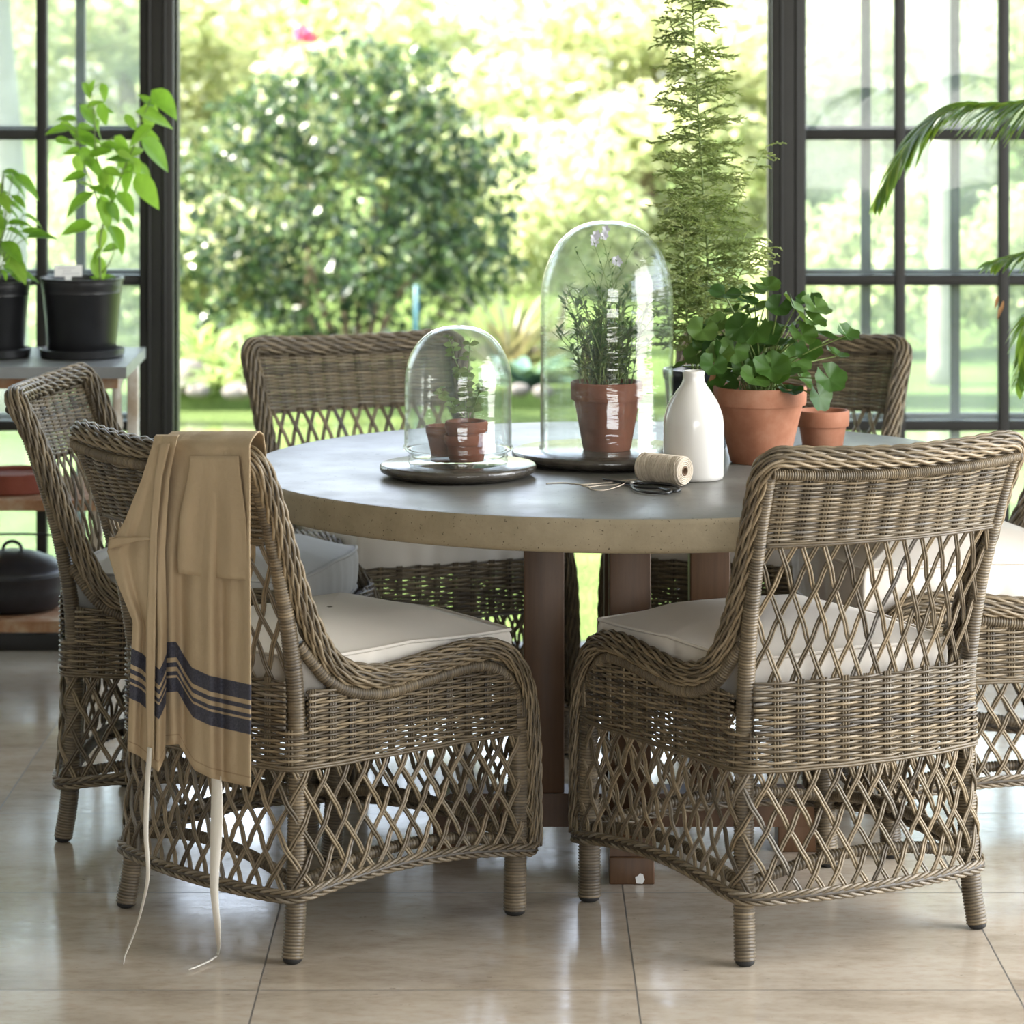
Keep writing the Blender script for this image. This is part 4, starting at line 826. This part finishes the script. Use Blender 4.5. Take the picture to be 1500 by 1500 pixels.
# ------------------------------------------------------------------ palm at right
r = thing('potted_palm', 'feathery palm whose arching fronds enter from the right edge', 'palm', (1.95, 7.75, 0)); r0 = np.array(r.location)
g = G(); g.lathe([(.0005, 0), (.14, 0), (.15, .01), (.19, .33), (.2, .35), (.185, .35), (.17, .3), (.0005, .29)], 40); g.build('pot', MAT['terracotta'], r)
rng = np.random.default_rng(61); gs, gl, gd = G(), G(), G()
def frond(pts, L0, dens=.012, side_droop=.55, tilt=0, tipd=0):
    p = curve(pts, dens)-r0; gs.tube(p, np.linspace(.007, .0015, len(p)), 6, .5); T = nrm(np.gradient(p, axis=0)); n = len(p)
    for i in range(int(n*.22), n):
        t = i/n; L = L0*(math.sin(PI*min(1, .12+t*.86))**.6)*rng.uniform(.85, 1.1); sd = nrm(np.cross(T[i], [0, 0, 1.]))
        for sg in (-1, 1):
            d0 = nrm(T[i]*.85+sd*sg*.62+np.array([0, 0, .12+rng.normal(0, .08)])); m_ = 7; tt = np.linspace(0, 1, m_)[:, None]
            c = p[i]+d0*L*tt+np.array([0, 0, -1.])*side_droop*L*tt**2.0; w = .0088*np.sin(PI*np.clip(tt*.93+.07, 0, 1))**.7+.0006
            wd = nrm(np.cross(d0, [0, 0, 1.])+np.array([0, 0, .6*sg])); gl.grid(np.stack([c-wd*w, c+np.array([0, 0, -.3])*w, c+wd*w], 1), np.clip(rng.normal(.55, .22), 0, 1))
B0 = np.array([1.95, 7.75, .30])
frond([B0, (1.93, 7.72, .9), (1.72, 7.66, 1.36), (1.40, 7.62, 1.49), P(1480, 152, 7.6), P(1400, 158, 7.58), P(1335, 205, 7.56), P(1288, 285, 7.55)], .21, .0095)
frond([B0, (1.96, 7.7, .8), (1.75, 7.58, 1.15), (1.5, 7.52, 1.18), P(1500, 372, 7.5), P(1455, 385, 7.48)], .17, .010, .5)
frond([B0, (1.98, 7.66, .8), (1.8, 7.5, 1.12), P(1545, 440, 7.45), P(1505, 500, 7.42), P(1490, 560, 7.4)], .13, .011, .6)
frond([B0, (2.1, 7.7, 1.0), (2.3, 7.6, 1.5), (2.6, 7.5, 1.6)], .2, .016)
gs.build('rachis', MAT['stem'], r); gl.build('leaflets', MAT['palm'], r)
g = G()
for (x, y) in ((1462, 432), (1470, 440), (1466, 448)): leaf(g, P(x, y, 7.45)-r0, (-.2, 0, -1), (0, -1, 0), .035, .008, .5)
g.build('dry_tip', MAT['dry'], r)
r = thing('trailing_vine', 'green leaf tip of a trailing vine at the top edge', 'vine', (-.545, 8.62, 2.33)); g, gl = G(), G()
g.tube(curve([(0, 0, 0), (.01, -.01, -.2), (-.01, -.01, -.42), (.0, -.01, -.60)], .02), .002, 5); g.build('stem', MAT['stem'], r)
for i, z in enumerate((-.1, -.2, -.3, -.4, -.5, -.56, -.585)):
    leaf(gl, (0, -.01, z), (math.cos(i*2.2), -.3, -.5), (0, -1, .3), .06, .045, .5, .3)
leaf(gl, (0, -.01, -.59), (.35, -.1, -.8), (0, -1, .2), .055, .04, .6, .2); leaf(gl, (0, -.01, -.59), (-.8, -.1, -.5), (0, -1, .2), .04, .03, .4, .2); gl.build('foliage', MAT['pepper'], r)
# ------------------------------------------------------------------ garden
def cloud(rng, blobs, n, size, asp=.5, shell=.55):
    bl = np.array(blobs, float); wts = bl[:, 3]**2; k_ = rng.choice(len(bl), n, p=wts/wts.sum()); d = nrm(rng.normal(0, 1, (n, 3))); rad = bl[k_, 3]*(shell+(1-shell)*rng.random(n)**.5)
    c = bl[k_, :3]+d*rad[:, None]*np.array([1, 1, .85]); a_ = nrm(rng.normal(0, 1, (n, 3))+d*.6-np.array([0, 0, .4])); b = nrm(np.cross(a_, rng.normal(0, 1, (n, 3)))); L = size*rng.uniform(.6, 1.3, n)[:, None]
    v = np.stack([c-a_*L*.5, c+b*L*asp*.5+np.cross(a_, b)*L*.08, c+a_*L*.5, c-b*L*asp*.5+np.cross(a_, b)*L*.08], 1); return v, np.clip(rng.normal(.5, .25, n), 0, 1)
def foliage(name, mat, parent, blobs, n, size, seed, asp=.5, shell=.5):
    rng = np.random.default_rng(seed); v, t = cloud(rng, blobs, n, size, asp, shell); g = G(); g.add(v.reshape(-1, 3), np.arange(4*n).reshape(-1, 4), np.repeat(t, 4)); return g.build(name, mat, parent, smooth=False)
def blobs_in(rng, n, c, ext, r0, r1):
    out = []
    for _ in range(n):
        d = nrm(rng.normal(0, 1, 3))*rng.random()**.4; out.append((*(np.array(c)+d*np.array(ext)), rng.uniform(r0, r1)))
    return out
def trunk(g, base, top, r0, r1, rng, br=5):
    p = curve([base, (np.array(base)+top)/2+rng.normal(0, .05, 3), top], .15); g.tube(p, np.linspace(r0, r1, len(p)), 10, .5)
    for i in range(br):
        b = p[int(len(p)*rng.uniform(.4, .95))]; a_ = rng.uniform(0, 2*PI); e = b+np.array([math.cos(a_)*.6, math.sin(a_)*.6, .7])*rng.uniform(.5, 1.1); q = curve([b, (b+e)/2+[0, 0, -.05], e], .12); g.tube(q, np.linspace(r1*.8, .012, len(q)), 6, .5)
# the big glossy shrub
r = thing('garden_shrub', 'large dark glossy shrub across the pond in the doorway view', 'shrub', (-.82, 17.2, -.02)); rng = np.random.default_rng(71)
bl = [(-.55, 0, .28, .36), (-.15, .1, .35, .42), (.3, 0, .40, .42), (.55, .1, .72, .36), (.05, .1, .8, .45), (-.45, .1, .78, .42), (.3, .1, 1.12, .36), (-.15, .1, 1.2, .36), (-.5, .2, 1.15, .3), (.45, .15, 1.0, .3), (0, .2, 1.45, .26), (-.62, -.05, .55, .26), (.62, 0, .45, .3), (-.82, 0, .95, .2), (.78, 0, 1.02, .2), (-.40, .1, 1.3, .2), (.34, .1, 1.45, .22), (-.9, 0, .5, .2), (.1, -.3, .5, .25)]
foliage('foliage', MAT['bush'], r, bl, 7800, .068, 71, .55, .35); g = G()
for a_ in range(6): trunk(g, (.05*a_-.12, 0, 0), np.array((.16*a_-.4, .1, .5)), .025, .012, rng, 0)
g.build('stem', MAT['bark'], r)
TREES = [(-4.6, 23.5, 3.1, 'tree_a', 'pale leafy garden tree farthest left beyond the pond'), (-2.6, 22.0, 3.0, 'tree_a', 'pale leafy garden tree just left of the dark shrub'), (-.9, 24.0, 3.4, 'tree_b', 'fresh green garden tree rising above the dark shrub'), (.9, 21.5, 2.9, 'tree_a', 'pale leafy garden tree behind the tall cloche'), (2.6, 22.6, 3.1, 'tree_b', 'fresh green garden tree behind the post at right'), (4.4, 21.8, 3.0, 'tree_a', 'pale leafy garden tree seen through the right window'), (6.6, 24.5, 3.2, 'tree_b', 'fresh green garden tree beyond the right frame edge'), (-7.0, 25.0, 3.3, 'tree_b', 'fresh green garden tree beyond the left frame edge')]
protos = {}
for i, (x, y, h, mt, lab) in enumerate(TREES):
    if mt not in protos:
        r = thing('garden_tree', lab, 'tree', (x, y, -.02), 0, 'leafy trees at the end of the garden'); rng = np.random.default_rng(80+i)
        bl = blobs_in(rng, 26, (0, 0, 2.7), (1.35, 1.1, 2.0), .35, .7)+blobs_in(rng, 16, (0, -.2, 1.1), (1.35, .9, 1.0), .3, .5)
        foliage('foliage', MAT[mt], r, bl, 9500, .15, 80+i, .5, .4); g = G(); trunk(g, (0, 0, 0), np.array((.1, 0, 3.0)), .10, .05, rng, 0); g.build('trunk', MAT['bark'], r); protos[mt] = r
    else:
        r = copy_tree(protos[mt]); r.location = (x, y, -.02); r.rotation_euler = (0, 0, i*1.7); r['label'] = lab
    r.scale = (1, 1, h/5)
# hedge-like low shrubs
for i, (px, Yq, w, h, lab, mt) in enumerate(((300, 18.0, .55, .75, 'small sunlit pale shrub left of the dark shrub', 'tree_a'), (820, 18.5, .6, 1.0, 'airy pale shrub right of the dark shrub behind the tall cloche', 'tree_b'), (1240, 17.0, .75, .9, 'low green shrub seen through the right window left of the pale trunk', 'tree_b'), (1480, 17.5, .6, .85, 'low green shrub right of the pale trunk', 'tree_b'), (120, 17.5, .7, .9, 'low green shrub seen through the left window', 'tree_b'))):
    r = thing('garden_shrub', lab, 'shrub', ((px-CX)*Yq/F, Yq, -.02)); rng = np.random.default_rng(100+i); foliage('foliage', MAT[mt], r, blobs_in(rng, 14, (0, 0, h*.55), (w*.6, .3, h*.45), .18, .3), 3000, .08, 100+i, .5, .3); g = G(); trunk(g, (0, 0, 0), np.array((.03, 0, h*.5)), .02, .01, rng, 0); g.build('stem', MAT['bark'], r)
# pale trunks close behind the windows
for i, (px, Yq, rr_, lab, lean) in enumerate(((1378, 15.6, .062, 'pale slender tree trunk behind the right window', .0), (6, 14.5, .10, 'thick pale tree trunk at the left edge behind the window', .06))):
    r = thing('garden_tree', lab, 'tree', ((px-CX)*Yq/F, Yq, -.03)); rng = np.random.default_rng(120+i); g = G(); p = curve([(0, 0, 0), (.01, 0, .9), (-lean, 0, 1.9), (-lean*2, .1, 3.4)], .1); g.tube(p, np.linspace(rr_, rr_*.7, len(p)), 16); g.build('trunk', MAT['pale_bark'], r)
    foliage('foliage', MAT['tree_b'], r, blobs_in(rng, 12, (-lean*2, 0, 3.3), (.9, .8, .8), .25, .45), 3500, .12, 130+i)
# strap-leaved clumps on the far bank
def clump(name, label, cat, px, Yq, n, L, w, mt, seed, arch=1.0, group=None):
    r = thing(name, label, cat, ((px-CX)*Yq/F, Yq, -.02), 0, group); rng = np.random.default_rng(seed); g = G()
    for i in range(n):
        a_ = rng.uniform(0, 2*PI); l = L*rng.uniform(.6, 1.15); el = rng.uniform(.5, 1.35); d = np.array([math.cos(a_)*math.cos(el), math.sin(a_)*math.cos(el), math.sin(el)]); t = np.linspace(0, 1, 8)[:, None]
        c = d*l*t+np.array([math.cos(a_), math.sin(a_), -1.0])*arch*l*.35*t**2.4+np.array([rng.normal(0, .03), rng.normal(0, .03), 0]); s = np.array([-math.sin(a_), math.cos(a_), 0]); ww = w*np.sin(PI*np.clip(t*.9+.1, 0, 1))**.6+.001
        g.grid(np.stack([c-s*ww, c+[0, 0, -.2*w], c+s*ww], 1), np.clip(rng.normal(.5, .25), 0, 1))
    g.build('foliage', MAT[mt], r); return r
gp_ = 'strap-leaved clumps along the far bank'
clump('day_lily', 'tall strap-leaved clump left of the dark shrub on the bank', 'plant', 292, 16.0, 90, .42, .011, 'strap', 1, 1.0, gp_)
clump('day_lily', 'arching bright strap-leaved clump just right of the tall one by the left chair', 'plant', 350, 15.6, 90, .36, .011, 'strap', 2, 1.2, gp_)
clump('day_lily', 'low arching strap-leaved clump at the water edge below the taller clumps', 'plant', 322, 15.3, 60, .24, .009, 'strap', 3, 1.3, gp_)
clump('day_lily', 'grassy clump at the foot of the dark shrub left half', 'plant', 470, 16.2, 70, .26, .009, 'strap', 4, 1.0, gp_)
clump('day_lily', 'grassy clump under the blue stake at the foot of the dark shrub', 'plant', 575, 16.0, 70, .25, .009, 'strap', 5, 1.0, gp_)
clump('flax_plant', 'spiky bronze flax on the bank between the two cloches', 'plant', 745, 15.9, 90, .50, .010, 'flax', 6, .5)
clump('blue_leaf_plant', 'blue-green broad leaved plant at the water edge between the cloches', 'plant', 772, 15.35, 40, .24, .035, 'blue_leaf', 7, .9)
clump('day_lily', 'grassy clump behind the tall cloche on the far bank', 'plant', 860, 15.8, 70, .30, .010, 'strap', 8, 1.0, gp_)
clump('day_lily', 'grassy clump on the far bank seen through the right window', 'plant', 1230, 15.6, 60, .26, .010, 'strap', 9, 1.0, gp_)
# stones along the water
rng = np.random.default_rng(140)
SL = ['rounded garden stone at the left end of the water edge', 'pale flat garden stone below the bright clump', 'garden stone at the water edge just left of the rear chair backrest', 'upright grey garden stone among the strap leaves', 'small garden stone partly behind the left corner of the rear chair backrest', 'garden stone between the two cloches', 'pale garden stone right of the short cloche']
for i, ((px, Yq, rs), lab) in enumerate(zip(((262, 15.15, .045), (292, 15.1, .05), (345, 15.05, .06), (275, 15.45, .075), (372, 15.0, .04), (760, 15.05, .045), (795, 15.0, .04)), SL)):
    a_, b_ = np.meshgrid(np.linspace(.02, PI-.02, 12), np.linspace(0, 2*PI, 18, endpoint=False), indexing='ij'); n_ = 1+.13*np.sin(3*b_+i)*np.sin(a_)+.1*np.cos(2*a_+i)
    v = np.stack([rs*1.3*n_*np.sin(a_)*np.cos(b_), rs*n_*np.sin(a_)*np.sin(b_), rs*(1.5 if i == 3 else .7)*n_*np.cos(a_)], -1); g = G(); g.grid(v, wrap=True); q = g.build('garden_stone', MAT['stone']); q.location = ((px-CX)*Yq/F, Yq, .01); q.rotation_euler = (0, 0, i); tag(q, lab, 'stone', 'stones along the pond edge')
g = G(); g.tube([(0, 0, 0), (0, 0, .2), (0, 0, .41)], .012, 10); q = g.build('garden_stake', MAT['blue_paint']); q.location = ((610-CX)*16.4/F, 16.4, -.02); tag(q, 'thin blue stake at the foot of the dark shrub', 'stake')
r = thing('flowering_shrub', 'distant shrub with a pink bloom near the top edge', 'shrub', ((447-CX)*18.3/F, 18.3, -.02)); foliage('foliage', MAT['tree_a'], r, blobs_in(np.random.default_rng(150), 8, (0, .0, 1.40), (.25, .15, .2), .1, .18), 1000, .08, 151); g = G(); g.tube(curve([(0, .1, 0), (.02, .05, .8), (0, -.15, 1.6)], .1), .012, 6); g.build('stem', MAT['bark'], r)
foliage('flower', MAT['pink'], r, [(0, -.2, 1.66, .05), (.04, -.2, 1.645, .04)], 60, .05, 152, .9)
